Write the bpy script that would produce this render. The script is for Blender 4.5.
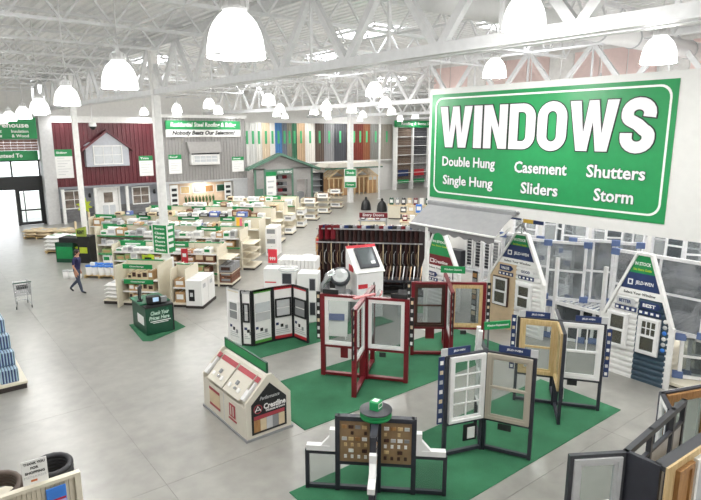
import bpy, bmesh, math, random
from mathutils import Vector, Matrix
random.seed(7)
for o in list(bpy.data.objects): bpy.data.objects.remove(o)
SC = bpy.context.scene
COL = SC.collection
R = math.radians

# ------------------------------------------------------------------ camera
CAMH = 6.4
cam = bpy.data.cameras.new('camera'); camo = bpy.data.objects.new('camera', cam); COL.objects.link(camo)
cam.sensor_fit = 'HORIZONTAL'; cam.sensor_width = 36.0; cam.lens = 36.0 * 571.0 / 701.0
cam.clip_end = 300
camo.location = (0, 0, CAMH)
camo.rotation_euler = (R(90) - math.atan(118 / 571.0), 0, R(-38.27))
SC.camera = camo
# ------------------------------------------------------------------ world, exposure
w = bpy.data.worlds.new('world'); SC.world = w; w.use_nodes = True
bg = w.node_tree.nodes['Background']; bg.inputs[0].default_value = (0.93, 0.96, 1.0, 1); bg.inputs[1].default_value = 3.0
SC.view_settings.view_transform = 'Standard'; SC.view_settings.look = 'None'
SC.view_settings.exposure = 0.17; SC.view_settings.gamma = 1.0; SC.view_settings.use_curve_mapping = False
LAMP_W = 330.0          # watts of each high-bay lamp
SKYLIGHT = 9.0
LAMP_GLOW = 2.2

# ------------------------------------------------------------------ materials
def lin(c):
    return tuple(((v / 255) / 12.92 if v / 255 <= 0.04045 else ((v / 255 + 0.055) / 1.055) ** 2.4) for v in c)
MATS = {}
def mat(name, rgb, rough=0.5, metal=0.0, var=0.06, scale=6.0, emit=0.0, bump=0.0):
    if name in MATS: return MATS[name]
    m = bpy.data.materials.new(name); m.use_nodes = True; nt = m.node_tree; b = nt.nodes['Principled BSDF']
    c = lin(rgb)
    tc = nt.nodes.new('ShaderNodeTexCoord'); nz = nt.nodes.new('ShaderNodeTexNoise'); nz.inputs['Scale'].default_value = scale
    nz.inputs['Detail'].default_value = 3
    nt.links.new(tc.outputs['Object'], nz.inputs['Vector'])
    rp = nt.nodes.new('ShaderNodeValToRGB')
    rp.color_ramp.elements[0].position = .3; rp.color_ramp.elements[1].position = .7
    rp.color_ramp.elements[0].color = tuple(max(0, v * (1 - var)) for v in c) + (1,)
    rp.color_ramp.elements[1].color = tuple(min(1, v * (1 + var)) for v in c) + (1,)
    nt.links.new(nz.outputs['Fac'], rp.inputs['Fac']); nt.links.new(rp.outputs['Color'], b.inputs['Base Color'])
    b.inputs['Roughness'].default_value = rough; b.inputs['Metallic'].default_value = metal
    if bump:
        bn = nt.nodes.new('ShaderNodeBump'); bn.inputs['Strength'].default_value = bump
        nt.links.new(nz.outputs['Fac'], bn.inputs['Height']); nt.links.new(bn.outputs['Normal'], b.inputs['Normal'])
    if emit:
        b.inputs['Emission Color'].default_value = c + (1,); b.inputs['Emission Strength'].default_value = emit
    MATS[name] = m; return m
def wood(name, a, bcol, scale=3.0, rough=.45, axis=2):
    if name in MATS: return MATS[name]
    m = bpy.data.materials.new(name); m.use_nodes = True; nt = m.node_tree; b = nt.nodes['Principled BSDF']
    tc = nt.nodes.new('ShaderNodeTexCoord'); mp = nt.nodes.new('ShaderNodeMapping')
    s = [scale * 6] * 3; s[axis] = scale * .6; mp.inputs['Scale'].default_value = s
    nz = nt.nodes.new('ShaderNodeTexNoise'); nz.inputs['Scale'].default_value = 2; nz.inputs['Detail'].default_value = 5
    rp = nt.nodes.new('ShaderNodeValToRGB'); rp.color_ramp.elements[0].color = lin(a) + (1,); rp.color_ramp.elements[1].color = lin(bcol) + (1,)
    rp.color_ramp.elements[0].position = .35; rp.color_ramp.elements[1].position = .68
    nt.links.new(tc.outputs['Object'], mp.inputs[0]); nt.links.new(mp.outputs[0], nz.inputs['Vector']); nt.links.new(nz.outputs['Fac'], rp.inputs['Fac'])
    nt.links.new(rp.outputs['Color'], b.inputs['Base Color']); b.inputs['Roughness'].default_value = rough
    MATS[name] = m; return m
def sheet(name, tint, opac, rough=.05, wrinkle=0.0, rgb=(235, 240, 245)):
    """thin clear sheet: part see-through, part glossy / milky"""
    if name in MATS: return MATS[name]
    m = bpy.data.materials.new(name); m.use_nodes = True; nt = m.node_tree
    out = nt.nodes['Material Output']; b = nt.nodes['Principled BSDF']
    b.inputs['Base Color'].default_value = lin(rgb) + (1,); b.inputs['Roughness'].default_value = rough
    tr = nt.nodes.new('ShaderNodeBsdfTransparent'); tr.inputs[0].default_value = tint + (1,)
    mx = nt.nodes.new('ShaderNodeMixShader'); mx.inputs[0].default_value = opac
    nt.links.new(tr.outputs[0], mx.inputs[1]); nt.links.new(b.outputs[0], mx.inputs[2]); nt.links.new(mx.outputs[0], out.inputs[0])
    if wrinkle:
        tc = nt.nodes.new('ShaderNodeTexCoord'); nz = nt.nodes.new('ShaderNodeTexNoise'); nz.inputs['Scale'].default_value = 1.6
        nz.inputs['Distortion'].default_value = 1.4; nt.links.new(tc.outputs['Object'], nz.inputs['Vector'])
        bn = nt.nodes.new('ShaderNodeBump'); bn.inputs['Strength'].default_value = wrinkle; bn.inputs['Distance'].default_value = .1
        nt.links.new(nz.outputs['Fac'], bn.inputs['Height']); nt.links.new(bn.outputs['Normal'], b.inputs['Normal'])
        rp = nt.nodes.new('ShaderNodeValToRGB'); rp.color_ramp.elements[0].position = .42; rp.color_ramp.elements[1].position = .62
        rp.color_ramp.elements[0].color = (opac * .5,) * 3 + (1,); rp.color_ramp.elements[1].color = (min(1, opac * 1.6),) * 3 + (1,)
        nt.links.new(nz.outputs['Fac'], rp.inputs['Fac']); nt.links.new(rp.outputs['Color'], mx.inputs[0])
    MATS[name] = m; return m

ROOFST = mat('roof_steel', (228, 229, 230), .5, var=.05)
WHITE = mat('white_paint', (238, 238, 236), .45)
VINYL = mat('white_vinyl', (240, 240, 240), .35, var=.02)
STEELW = mat('white_steel', (226, 226, 226), .5, var=.04)
CREAM = mat('cream_metal', (226, 219, 200), .5, var=.03)
CREAMD = mat('cream_shelf', (214, 205, 184), .5, var=.04)
KICK = mat('dark_kick', (52, 46, 44), .6)
GREEN = mat('sign_green', (20, 138, 76), .45, var=.05)
GREEND = mat('dark_green', (18, 74, 52), .45)
LIME = mat('lime_yellow', (190, 208, 56), .5)
INK = mat('black_ink', (28, 30, 32), .5, var=.02)
DARK = mat('dark_steel', (58, 60, 66), .4, var=.08)
DARK2 = mat('charcoal_panel', (44, 46, 56), .5, var=.1)
BURG = mat('burgundy_paint', (112, 20, 32), .4, var=.08)
REDS = mat('sign_red', (196, 44, 56), .5)
NAVY = mat('navy_card', (34, 52, 98), .5)
BLUE = mat('bright_blue', (60, 130, 222), .5)
GREY = mat('mid_grey', (140, 142, 144), .5)
LGREY = mat('light_grey', (196, 198, 200), .5)
PAPER = mat('white_card', (242, 242, 240), .7, var=.02)
PINE = wood('pine_wood', (196, 168, 118), (218, 194, 148))
OAK = wood('oak_wood', (150, 106, 62), (184, 140, 88))
TANV = mat('taupe_vinyl', (176, 168, 154), .4, var=.03)
BROWNW = wood('dark_walnut', (52, 32, 26), (78, 50, 40))
KRAFT = mat('kraft_card', (186, 150, 108), .8, var=.08)
BEIGEC = mat('beige_card', (214, 196, 164), .8, var=.06)
GALV = mat('galvanised', (176, 178, 180), .35, metal=.7)
GLASS = sheet('clear_glass', (.90, .93, .92), .09, rgb=(150, 156, 158))
GLASSD = sheet('dull_glass', (.74, .77, .77), .16, rgb=(150, 156, 158))
MIRR = sheet('dark_glass', (.50, .53, .55), .30, rgb=(120, 126, 130))
FILM = sheet('plastic_film', (.99, .99, 1.0), .15, rough=.2, wrinkle=.1, rgb=(244, 246, 250))
CHROME = mat('chrome_wire', (205, 207, 210), .25, metal=.9)

# ------------------------------------------------------------------ mesh builder
class MB:
    def __init__(s): s.v = []; s.f = []; s.m = []; s.sm = []
    def add(s, vs, fs, m=0, smooth=False, M=None):
        b = len(s.v)
        for v in vs:
            v = Vector(v)
            s.v.append(tuple(M @ v) if M else tuple(v))
        for f in fs: s.f.append([i + b for i in f]); s.m.append(m); s.sm.append(smooth)
        return s
    def box(s, x0, x1, y0, y1, z0, z1, m=0, M=None):
        vs = [(x0, y0, z0), (x1, y0, z0), (x1, y1, z0), (x0, y1, z0), (x0, y0, z1), (x1, y0, z1), (x1, y1, z1), (x0, y1, z1)]
        return s.add(vs, [(0, 3, 2, 1), (4, 5, 6, 7), (0, 1, 5, 4), (1, 2, 6, 5), (2, 3, 7, 6), (3, 0, 4, 7)], m, False, M)
    def cbox(s, x0, x1, y0, y1, z0, z1, c=.01, m=0, M=None):
        """box with chamfered vertical and top edges"""
        def loop(i, z): return [(x0 + i, y0, z), (x1 - i, y0, z), (x1, y0 + i, z), (x1, y1 - i, z), (x1 - i, y1, z), (x0 + i, y1, z), (x0, y1 - i, z), (x0, y0 + i, z)]
        A = loop(c, z0); B = loop(c, z1 - c)
        T = [(min(max(x, x0 + c), x1 - c), min(max(y, y0 + c), y1 - c), z1) for x, y, z in loop(c, z1)]
        vs = A + B + T; fs = [tuple(range(7, -1, -1)), tuple(range(16, 24))]
        for k in range(2):
            for i in range(8):
                j = (i + 1) % 8; fs.append((k * 8 + i, k * 8 + j, k * 8 + 8 + j, k * 8 + 8 + i))
        return s.add(vs, fs, m, False, M)
    def ring(s, x0, x1, z0, z1, y0, y1, wd, m=0, wb=None, wt=None):
        """mitred rectangular frame in the xz plane"""
        wb = wd if wb is None else wb; wt = wd if wt is None else wt
        o = [(x0, z0), (x1, z0), (x1, z1), (x0, z1)]; i = [(x0 + wd, z0 + wb), (x1 - wd, z0 + wb), (x1 - wd, z1 - wt), (x0 + wd, z1 - wt)]
        vs = [(x, y0, z) for x, z in o] + [(x, y0, z) for x, z in i] + [(x, y1, z) for x, z in o] + [(x, y1, z) for x, z in i]
        fs = []
        for k in range(4):
            l = (k + 1) % 4
            fs += [(k, l, 4 + l, 4 + k), (8 + l, 8 + k, 12 + k, 12 + l), (k, 8 + k, 8 + l, l), (4 + k, 4 + l, 12 + l, 12 + k)]
        return s.add(vs, fs, m)
    def bar(s, a, b, w_, h_=None, m=0):
        """square bar from a to b"""
        h_ = h_ or w_; a = Vector(a); b = Vector(b); d = (b - a).normalized()
        up = Vector((0, 0, 1)) if abs(d.z) < .95 else Vector((0, 1, 0))
        r = d.cross(up).normalized() * w_ / 2; u = r.cross(d).normalized() * h_ / 2
        vs = [a - r - u, a + r - u, a + r + u, a - r + u, b - r - u, b + r - u, b + r + u, b - r + u]
        return s.add(vs, [(0, 3, 2, 1), (4, 5, 6, 7), (0, 1, 5, 4), (1, 2, 6, 5), (2, 3, 7, 6), (3, 0, 4, 7)], m)
    def tube(s, pts, r, n=8, m=0, closed=False):
        pts = [Vector(p) for p in pts]; N = len(pts); vs = []; fs = []
        rr = r if isinstance(r, (list, tuple)) else [r] * N
        for i, p in enumerate(pts):
            if closed: d = pts[(i + 1) % N] - pts[i - 1]
            else: d = pts[min(i + 1, N - 1)] - pts[max(i - 1, 0)]
            d.normalize(); up = Vector((0, 0, 1)) if abs(d.z) < .9 else Vector((0, 1, 0))
            a = d.cross(up).normalized(); b = a.cross(d)
            for k in range(n):
                t = 2 * math.pi * k / n; vs.append(p + (a * math.cos(t) + b * math.sin(t)) * rr[i])
        for i in range(N if closed else N - 1):
            j = (i + 1) % N
            for k in range(n): l = (k + 1) % n; fs.append((i * n + k, i * n + l, j * n + l, j * n + k))
        if not closed: fs += [tuple(range(n)), tuple(range(N * n - 1, N * n - n - 1, -1))]
        return s.add(vs, fs, m, True)
    def lathe(s, prof, n=24, m=0, c=(0, 0, 0), smooth=True, cap=False):
        vs = []; fs = []
        for r, z in prof:
            for k in range(n):
                t = 2 * math.pi * k / n; vs.append((c[0] + r * math.cos(t), c[1] + r * math.sin(t), c[2] + z))
        for i in range(len(prof) - 1):
            for k in range(n): l = (k + 1) % n; fs.append((i * n + k, i * n + l, (i + 1) * n + l, (i + 1) * n + k))
        if cap: fs += [tuple(range(n - 1, -1, -1)), tuple(range((len(prof) - 1) * n, len(prof) * n))]
        return s.add(vs, fs, m, smooth)
    def prism(s, poly, y0, y1, m=0, plane='xz'):
        """extrude a polygon; plane xz -> thickness along y, yz -> along x, xy -> along z"""
        def P(a, b, t): return {'xz': (a, t, b), 'yz': (t, a, b), 'xy': (a, b, t)}[plane]
        n = len(poly); vs = [P(a, b, y0) for a, b in poly] + [P(a, b, y1) for a, b in poly]
        fs = [tuple(range(n)), tuple(range(2 * n - 1, n - 1, -1))] + [(i, n + i, n + (i + 1) % n, (i + 1) % n) for i in range(n)]
        return s.add(vs, fs, m)
    def mesh(s, name, mats):
        me = bpy.data.meshes.new(name); me.from_pydata(s.v, [], s.f)
        for mt in (mats if isinstance(mats, (list, tuple)) else [mats]): me.materials.append(mt)
        for p, mi, sm in zip(me.polygons, s.m, s.sm): p.material_index = mi; p.use_smooth = sm
        bm = bmesh.new(); bm.from_mesh(me); bmesh.ops.recalc_face_normals(bm, faces=bm.faces); bm.to_mesh(me); bm.free()
        return me
    def build(s, name, mats, parent=None, label=None, loc=None, rot=None):
        return link(name, s.mesh(name, mats), parent, label, loc, rot)
def link(name, me, parent=None, label=None, loc=None, rot=None):
    o = bpy.data.objects.new(name, me); COL.objects.link(o)
    if parent: o.parent = parent
    if label: o['label'] = label
    if loc: o.location = loc
    if rot: o.rotation_euler = rot
    return o
BOXC = {}
def B(name, m, parent, x0, x1, y0, y1, z0, z1, label=None):
    d = (round(abs(x1 - x0), 4), round(abs(y1 - y0), 4), round(abs(z1 - z0), 4)); k = d + (m.name,)
    if k not in BOXC:
        BOXC[k] = MB().box(-d[0] / 2, d[0] / 2, -d[1] / 2, d[1] / 2, -d[2] / 2, d[2] / 2).mesh('box_mesh', m)
    return link(name, BOXC[k], parent, label, ((x0 + x1) / 2, (y0 + y1) / 2, (z0 + z1) / 2))
def E(name, label, cat, loc=(0, 0, 0), rz=0, group=None):
    o = bpy.data.objects.new(name, None); COL.objects.link(o); o.location = loc; o.rotation_euler = (0, 0, R(rz))
    o.empty_display_size = .2
    return tag(o, label, cat, group)
def tag(o, label, cat, group=None):
    o['label'] = label; o['category'] = cat
    if group: o['group'] = group
    return o
def S(o): o['kind'] = 'structure'; return o
def dup(o, loc=None, rz=None, label=None, group=None, parent=None):
    c = o.copy(); COL.objects.link(c); c.parent = parent
    if loc is not None: c.location = loc
    if rz is not None: c.rotation_euler = (0, 0, R(rz))
    if label: c['label'] = label
    if group: c['group'] = group
    for ch in list(o.children): dup(ch, parent=c)
    return c
def text(body, m, parent, x, y, z, width=None, height=None, name='lettering', bold=.02, shear=0, align='CENTER', depth=.004, rot=None, spacing=1.0):
    """flat raised lettering facing local -y; (x, z) is its middle"""
    cu = bpy.data.curves.new('txt', 'FONT'); cu.body = body; cu.size = 1; cu.offset = bold; cu.extrude = .5; cu.align_x = 'CENTER'
    cu.resolution_u = 2; cu.shear = shear; cu.space_character = spacing
    t = bpy.data.objects.new('txt', cu); COL.objects.link(t)
    dg = bpy.context.evaluated_depsgraph_get(); me = bpy.data.meshes.new_from_object(t.evaluated_get(dg))
    bpy.data.objects.remove(t); bpy.data.curves.remove(cu)
    xs = [v.co.x for v in me.vertices]; ys = [v.co.y for v in me.vertices]
    if not xs: return None
    cx, cy, wx, wy = (min(xs) + max(xs)) / 2, (min(ys) + max(ys)) / 2, max(xs) - min(xs), max(ys) - min(ys)
    sx = width / wx if width else None; sy = height / wy if height else None
    sx = sx or sy; sy = sy or sx
    for v in me.vertices: v.co = ((v.co.x - cx) * sx, -v.co.z * depth, (v.co.y - cy) * sy)
    me.materials.clear(); me.materials.append(m)
    return link(name, me, parent, None, (x, y, z), rot)

def nth(k):
    u = 'first second third fourth fifth sixth seventh eighth ninth tenth eleventh twelfth thirteenth fourteenth fifteenth sixteenth seventeenth eighteenth nineteenth'.split()
    if k < 20: return u[k - 1]
    t, r_ = divmod(k, 10); return ('twentieth', 'thirtieth', 'fortieth')[t - 2] if r_ == 0 else ('twenty', 'thirty', 'forty')[t - 2] + '-' + u[r_ - 1]
s2 = math.sqrt(.5)
def UV(u, v, z=0): return ((u - v) * s2, (u + v) * s2, z)

# ================================================================== THE ROOM
XL, XR, YN, YB = -14.0, 56.0, -6.0, 48.6
ZC = 9.95
# floor: polished concrete slabs with saw-cut joints
def concrete():
    m = bpy.data.materials.new('polished_concrete'); m.use_nodes = True; nt = m.node_tree; b = nt.nodes['Principled BSDF']
    tc = nt.nodes.new('ShaderNodeTexCoord'); geo = nt.nodes.new('ShaderNodeNewGeometry')
    n1 = nt.nodes.new('ShaderNodeTexNoise'); n1.inputs['Scale'].default_value = .45; n1.inputs['Detail'].default_value = 6
    n2 = nt.nodes.new('ShaderNodeTexNoise'); n2.inputs['Scale'].default_value = 3.0; n2.inputs['Detail'].default_value = 5
    for n in (n1, n2): nt.links.new(geo.outputs['Position'], n.inputs['Vector'])
    mx = nt.nodes.new('ShaderNodeMath'); mx.operation = 'ADD'; nt.links.new(n1.outputs['Fac'], mx.inputs[0]); nt.links.new(n2.outputs['Fac'], mx.inputs[1])
    dv = nt.nodes.new('ShaderNodeMath'); dv.operation = 'MULTIPLY'; dv.inputs[1].default_value = .5; nt.links.new(mx.outputs[0], dv.inputs[0])
    rp = nt.nodes.new('ShaderNodeValToRGB'); rp.color_ramp.elements[0].position = .36; rp.color_ramp.elements[1].position = .64
    rp.color_ramp.elements[0].color = lin((142, 141, 136)) + (1,); rp.color_ramp.elements[1].color = lin((161, 160, 154)) + (1,)
    nt.links.new(dv.outputs[0], rp.inputs['Fac']); nt.links.new(rp.outputs['Color'], b.inputs['Base Color'])
    rr = nt.nodes.new('ShaderNodeMapRange'); rr.inputs[3].default_value = .27; rr.inputs[4].default_value = .36
    nt.links.new(n1.outputs['Fac'], rr.inputs[0]); nt.links.new(rr.outputs[0], b.inputs['Roughness'])
    b.inputs['Specular IOR Level'].default_value = .7
    return m
CONC = concrete()
fl = S(MB().box(XL, XR, YN, YB, -.3, -.006).build('floor', mat('joint_filler', (124, 122, 118), .8)))
GX, GY = 4.15, 4.15
slab = {}
ix = 0; x = 3.2 - GX * 5
while x < XR:
    y = 22 - GY * 7
    while y < YB:
        x0, x1, y0, y1 = max(x, XL) + .003, min(x + GX, XR) - .003, max(y, YN) + .003, min(y + GY, YB) - .003
        if x1 - x0 > .05 and y1 - y0 > .05: B('slab', CONC, fl, x0, x1, y0, y1, -.05, 0)
        y += GY
    x += GX
# outside pavement at the entrance
S(MB().box(-14, 14, 45.6, 70, -.3, -.02).build('pavement', mat('outdoor_paving', (206, 204, 198), .8)))
# ceiling: corrugated steel deck, ribs run along y
DECK = mat('white_deck', (246, 246, 246), .55, var=.03)
vs = []; x = XL
while x < XR:
    for dx, dz in ((0, 0), (.14, 0), (.18, .06), (.26, .06)): vs.append((x + dx, ZC + dz))
    x += .30
mb = MB(); n = len(vs)
mb.add([(a, YN, b) for a, b in vs] + [(a, YB, b) for a, b in vs], [(i, i + 1, n + i + 1, n + i) for i in range(n - 1)])
ceil = S(mb.build('ceiling', DECK))
S(MB().box(XL - .3, XR + .3, YN - .3, YB + .3, ZC + .1, ZC + .25).build('roof_slab', STEELW))
WALLP = mat('wall_white', (232, 231, 228), .7, var=.03)
def wall(name, x0, x1, y0, y1, z0=0, z1=ZC, m=WALLP): return S(MB().box(x0, x1, y0, y1, z0 - (.3 if z0 == 0 else 0), z1 + (.1 if z1 == ZC else 0)).build(name, m))
wall('wall_left', XL - .3, XL, YN, YB); wall('wall_near', XL, XR, YN - .3, YN)
wall('wall_back', 23.9, XR, YB, YB + .3); wall('wall_far_right', XR, XR + .3, 23, YB)
# entry side: wall pieces round the entrance opening at y = 45.2 and the facade backing
wall('wall_back_left', XL, 3.0, 45.2, 45.5); wall('wall_entry_top', 3.0, 7.9, 45.2, 45.5, 5.85, ZC)
wall('wall_facade_backing', 8.75, 23.9, 45.3, 45.6); wall('wall_return', 23.75, 23.9, 45.6, YB)
# wall closing the window department on the right, faced with pale panels
wr = wall('wall_right', 24.0, 24.3, YN, 23.0); wall('wall_right_return', 24.3, XR, 22.7, 23.0)
PINKP = mat('pale_pink_panel', (236, 214, 210), .6, var=.03)
for k in range(24):
    for r_ in range(3):
        B('panel', PINKP if (k + r_) % 4 else WHITE, wr, 23.96, 24.0, 22.9 - k * 1.2 - 1.14, 22.9 - k * 1.2, 6.2 + r_ * 1.22, 6.2 + r_ * 1.22 + 1.16)

# ---- steel roof framing
def girder(X, y0, y1):
    g = E('roof_girder', 'x', 'x'); del g['label']; del g['category']; S(g); g.location = (X, 0, 0)
    for z, hh in ((7.86, .22), (9.58, .22)):
        for dx in (-.09, .09):
            MB().add(*angle_bar(y0, y1, z, dx, hh)).build('chord', ROOFST, g)
    p = 2.72; y = 4.83 - p * 4
    while y < y1:
        for a, b in (((0, y, 7.86), (0, y + p / 2, 9.55)), ((0, y, 7.86), (0, y - p / 2, 9.55)), ((0, y + p / 2, 9.55), (0, y + p / 2, 7.86))):
            if min(a[1], b[1]) > y0 and max(a[1], b[1]) < y1:
                MB().bar(a, b, .13 if a[1] != b[1] else .06, .16 if a[1] != b[1] else .06).build('web_bar', ROOFST, g)
        y += p
    return g
def angle_bar(y0, y1, z, dx, hh):
    a = .02; sgn = 1 if dx > 0 else -1; lo = z < 8.5
    zz0, zz1 = (z - hh / 2, z + hh / 2)
    v = []; f = []
    def bx(x0, x1, q0, q1):
        b = len(v); v.extend([(x0, y0, q0), (x1, y0, q0), (x1, y1, q0), (x0, y1, q0), (x0, y0, q1), (x1, y0, q1), (x1, y1, q1), (x0, y1, q1)])
        f.extend([tuple(b + i for i in t) for t in ((0, 3, 2, 1), (4, 5, 6, 7), (0, 1, 5, 4), (1, 2, 6, 5), (2, 3, 7, 6), (3, 0, 4, 7))])
    xa, xb = sorted((dx - sgn * .02, dx)); bx(xa, xb, zz0, zz1)
    xc, xd = sorted((dx, dx + sgn * .14)); q = zz0 if lo else zz1 - a
    bx(xc, xd, q, q + a)
    return v, f
for X in (-4.4, 8.0, 20.4, 32.8, 45.2): girder(X, YN + .1, YB - .1)
# open-web joists between the girders
JL = 12.4; JB, JT = 9.0, 9.86
jtop = MB().box(0, JL, -.08, .08, JT - .08, JT).mesh('joist_top', ROOFST)
jbot = MB().box(.9, JL - .9, -.08, .08, JB, JB + .07).mesh('joist_bottom', ROOFST)
mb = MB(); pts = []; k = 0; x = .25
while x < JL:
    pts.append((x, 0, JT - .05 if k % 2 == 0 else JB + .03)); x += .595; k += 1
for a, b in zip(pts, pts[1:]): mb.bar(a, b, .05)
jweb = mb.mesh('joist_web', ROOFST)
y = 15.75 - 3.55 * 6 / 2 * 2
joists = []
yy = -5.0
ys = [15.75 + 3.55 * k for k in range(-6, 10)]
for y in ys:
    if not (YN + .3 < y < YB - .3): continue
    for X in (-16.8, -4.4, 8.0, 20.4, 32.8, 45.2):
        if y < 22.5 and X >= 20.4: continue
        j = bpy.data.objects.new('roof_joist', None); COL.objects.link(j); j.location = (X, y, 0); S(j)
        link('top_chord', jtop, j); link('bottom_chord', jbot, j); link('web', jweb, j)
# bridging lines along y
for X in (-1.5, 2.0, 5.2, 11.2, 14.2, 17.3, 23.6, 26.8, 29.8, 36, 39, 42, 48, 52):
    S(MB().bar((X, YN if X < 23 else 23.2, JB + .03), (X, YB, JB + .03), .05).build('trim_1', ROOFST))
# round supply duct
ductm = mat('white_duct', (240, 240, 240), .4, var=.02)
dz = 9.05; dct = S(MB().tube([(8.6, 8.6, dz), (23.9, 8.6, dz)], .28, 16).build('duct', ductm))
for k in range(8): MB().tube([(9.5 + k * 1.9, 8.6, dz), (9.56 + k * 1.9, 8.6, dz)], .30, 16).build('band', LGREY, dct)
# skylights
SKYM = mat('skylight_diffuser', (250, 252, 255), .5, emit=SKYLIGHT, var=0)
for i, (x, y) in enumerate(((16.4, 22.5), (19.7, 35.9), (13.8, 16.6), (2.0, 33), (27, 30), (33, 38), (16.4, 12.0), (2, 12), (10.6, 29.4), (38, 44))):
    sk = S(MB().ring(-.62, .62, -1.24, 1.24, 0, .1, .06).build('skylight', STEELW, None, None, (x, y, ZC - .02), (R(-90), 0, 0)))
    B('diffuser', SKYM, sk, -.56, .56, .02, .06, -1.18, 1.18)

# columns
def column(x, y, wdt=.3, top=9.5):
    c = E('column', 'x', 'x', (x, y, 0)); del c['label']; del c['category']; S(c)
    MB().cbox(-wdt / 2, wdt / 2, -wdt / 2, wdt / 2, 0, top, .02).build('shaft', WHITE, c)
    MB().box(-wdt / 2 - .06, wdt / 2 + .06, -wdt / 2 - .06, wdt / 2 + .06, 0, .03).build('base_plate', WHITE, c)
    B('cap_plate', WHITE, c, -wdt / 2 - .08, wdt / 2 + .08, -wdt / 2 - .08, wdt / 2 + .08, top, top + .04)
    return c
column(8.0, 22.0, .27); column(8.0, 34.6, .26); column(32.8, 41.6, .42)
column(36.6, 41.9, .16)

# ================================================================== LAMPS
SHADE = mat('lit_acrylic_shade', (255, 255, 252), .4, emit=LAMP_GLOW, var=0)
prof = [(.285, 0), (.288, .012), (.283, .03), (.278, .09), (.265, .17), (.242, .25), (.208, .32), (.165, .375), (.125, .41), (.11, .43)]
shade_me = MB().lathe(prof + [(r - .006, z) for r, z in reversed(prof)], 32).mesh('shade', SHADE)
rim_me = MB().tube([(.287 * math.cos(t * math.pi / 16), .287 * math.sin(t * math.pi / 16), .0) for t in range(32)], .008, 6, 0, True).mesh('rim', WHITE)
mb = MB(); mb.lathe([(.10, .42), (.125, .44), (.12, .53), (.08, .56), (.03, .58), (.02, .66)], 20, cap=True)
for k in range(12):
    t = k * math.pi / 6; mb.box(.11, .14, -.006, .006, .45, .53, M=Matrix.Rotation(t, 4, 'Z'))
house_me = mb.mesh('housing', STEELW)
def lamp(x, y, z, label, group):
    l = E('high_bay_lamp', label, 'lamp', (x, y, z), 0, group)
    link('shade', shade_me, l); link('rim', rim_me, l); link('housing', house_me, l)
    MB().tube([(0, 0, .66), (0, 0, ZC - z + .05)], .012, 6).build('stem', STEELW, l)
    ld = bpy.data.lights.new('lamp_light', 'POINT'); ld.energy = LAMP_W; ld.shadow_soft_size = .22; ld.color = (1, .985, .96)
    lo = bpy.data.objects.new('lamp_light', ld); COL.objects.link(lo); lo.parent = l; lo.location = (0, 0, .02)
    return l
G1 = 'bell lamps in the row over the entrance aisle'
lamp(2.76, 5.31, 7.12, 'largest glowing bell lamp, hanging nearest at top left of centre', G1)
for k, nm in enumerate(('second', 'third', 'fourth', 'fifth', 'sixth', 'seventh')):
    lamp((3.03, 3.34, 3.67, 4.02, 4.26, 4.6)[k], 9.9 + 5.05 * k, (7.1, 7.02, 6.97, 6.9, 6.88, 6.86)[k], '%s nearest glowing bell lamp in the row receding to the entrance' % nm, G1)
G2 = 'bell lamps over the window department'
lamp(6.8, 4.89, 7.74, 'glowing bell lamp touching the top edge above the large WINDOWS sign', G2)
lamp(10.37, 4.72, 7.55, 'glowing bell lamp just above the right part of the WINDOWS sign', G2)
lamp(11.7, 9.18, 7.71, 'glowing bell lamp above the letters WIN of the big sign', G2)
lamp(12.5, 14.6, 7.55, 'bell lamp hanging left of the big WINDOWS sign', G2)
G3 = 'far bell lamps over the shelving'
FARL = [(12.77, 31.92), (11.9, 25.8), (12.3, 21.0), (17.3, 28.3), (17.6, 24.3), (17.6, 19.8), (22.0, 36.5), (25.5, 41), (28, 34), (33.2, 33.7), (37.5, 46.0), (41, 43.8), (25, 27.5), (13, 38), (29.5, 40.5), (15.6, 32.6), (21.2, 30.6), (15.0, 37.5), (24.2, 33.4), (20.6, 26.0), (36.5, 39.0)]
def pxof(x, y): return (x * .785 - y * .619) / (x * .619 + y * .785)
ORD = 'first second third fourth fifth sixth seventh eighth ninth tenth eleventh twelfth thirteenth fourteenth fifteenth sixteenth seventeenth eighteenth nineteenth twentieth twenty-first'.split()
for k, (x, y) in enumerate(sorted(FARL, key=lambda p: pxof(*p))): lamp(x, y, 7.5, '%s distant glowing bell lamp from the left under the far trusses' % ORD[k], G3)
for x, y in ((-2, 41), (17.2, 9.5), (17.2, 4.2), (21.8, 9.4), (-5, 8), (-5, 16), (-5, 24), (-5, 34), (18, 5), (19, 12), (3, -2), (10, -2), (45, 35), (48, 44), (17.5, 0)):  # some lamps behind the sign are added to brighten the window racks
    lamp(x, y, 7.5, 'unseen bell lamp behind the WINDOWS sign, lighting the racks' if 16 < x < 23 and 3 < y < 13 else 'bell lamp beyond the edge of the view', 'unseen bell lamps behind the sign' if 16 < x < 23 and 3 < y < 13 else 'bell lamps out of view')
WL = [(9.4, 43.2), (14.9, 43.2), (17.6, 43.2), (22.3, 43.2), (27.5, 46.4), (32.0, 46.4), (36.5, 46.4), (41.0, 46.4), (46.5, 46.0)]  # barn pair inferred from bright spots; others added to wash the far facades
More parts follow.
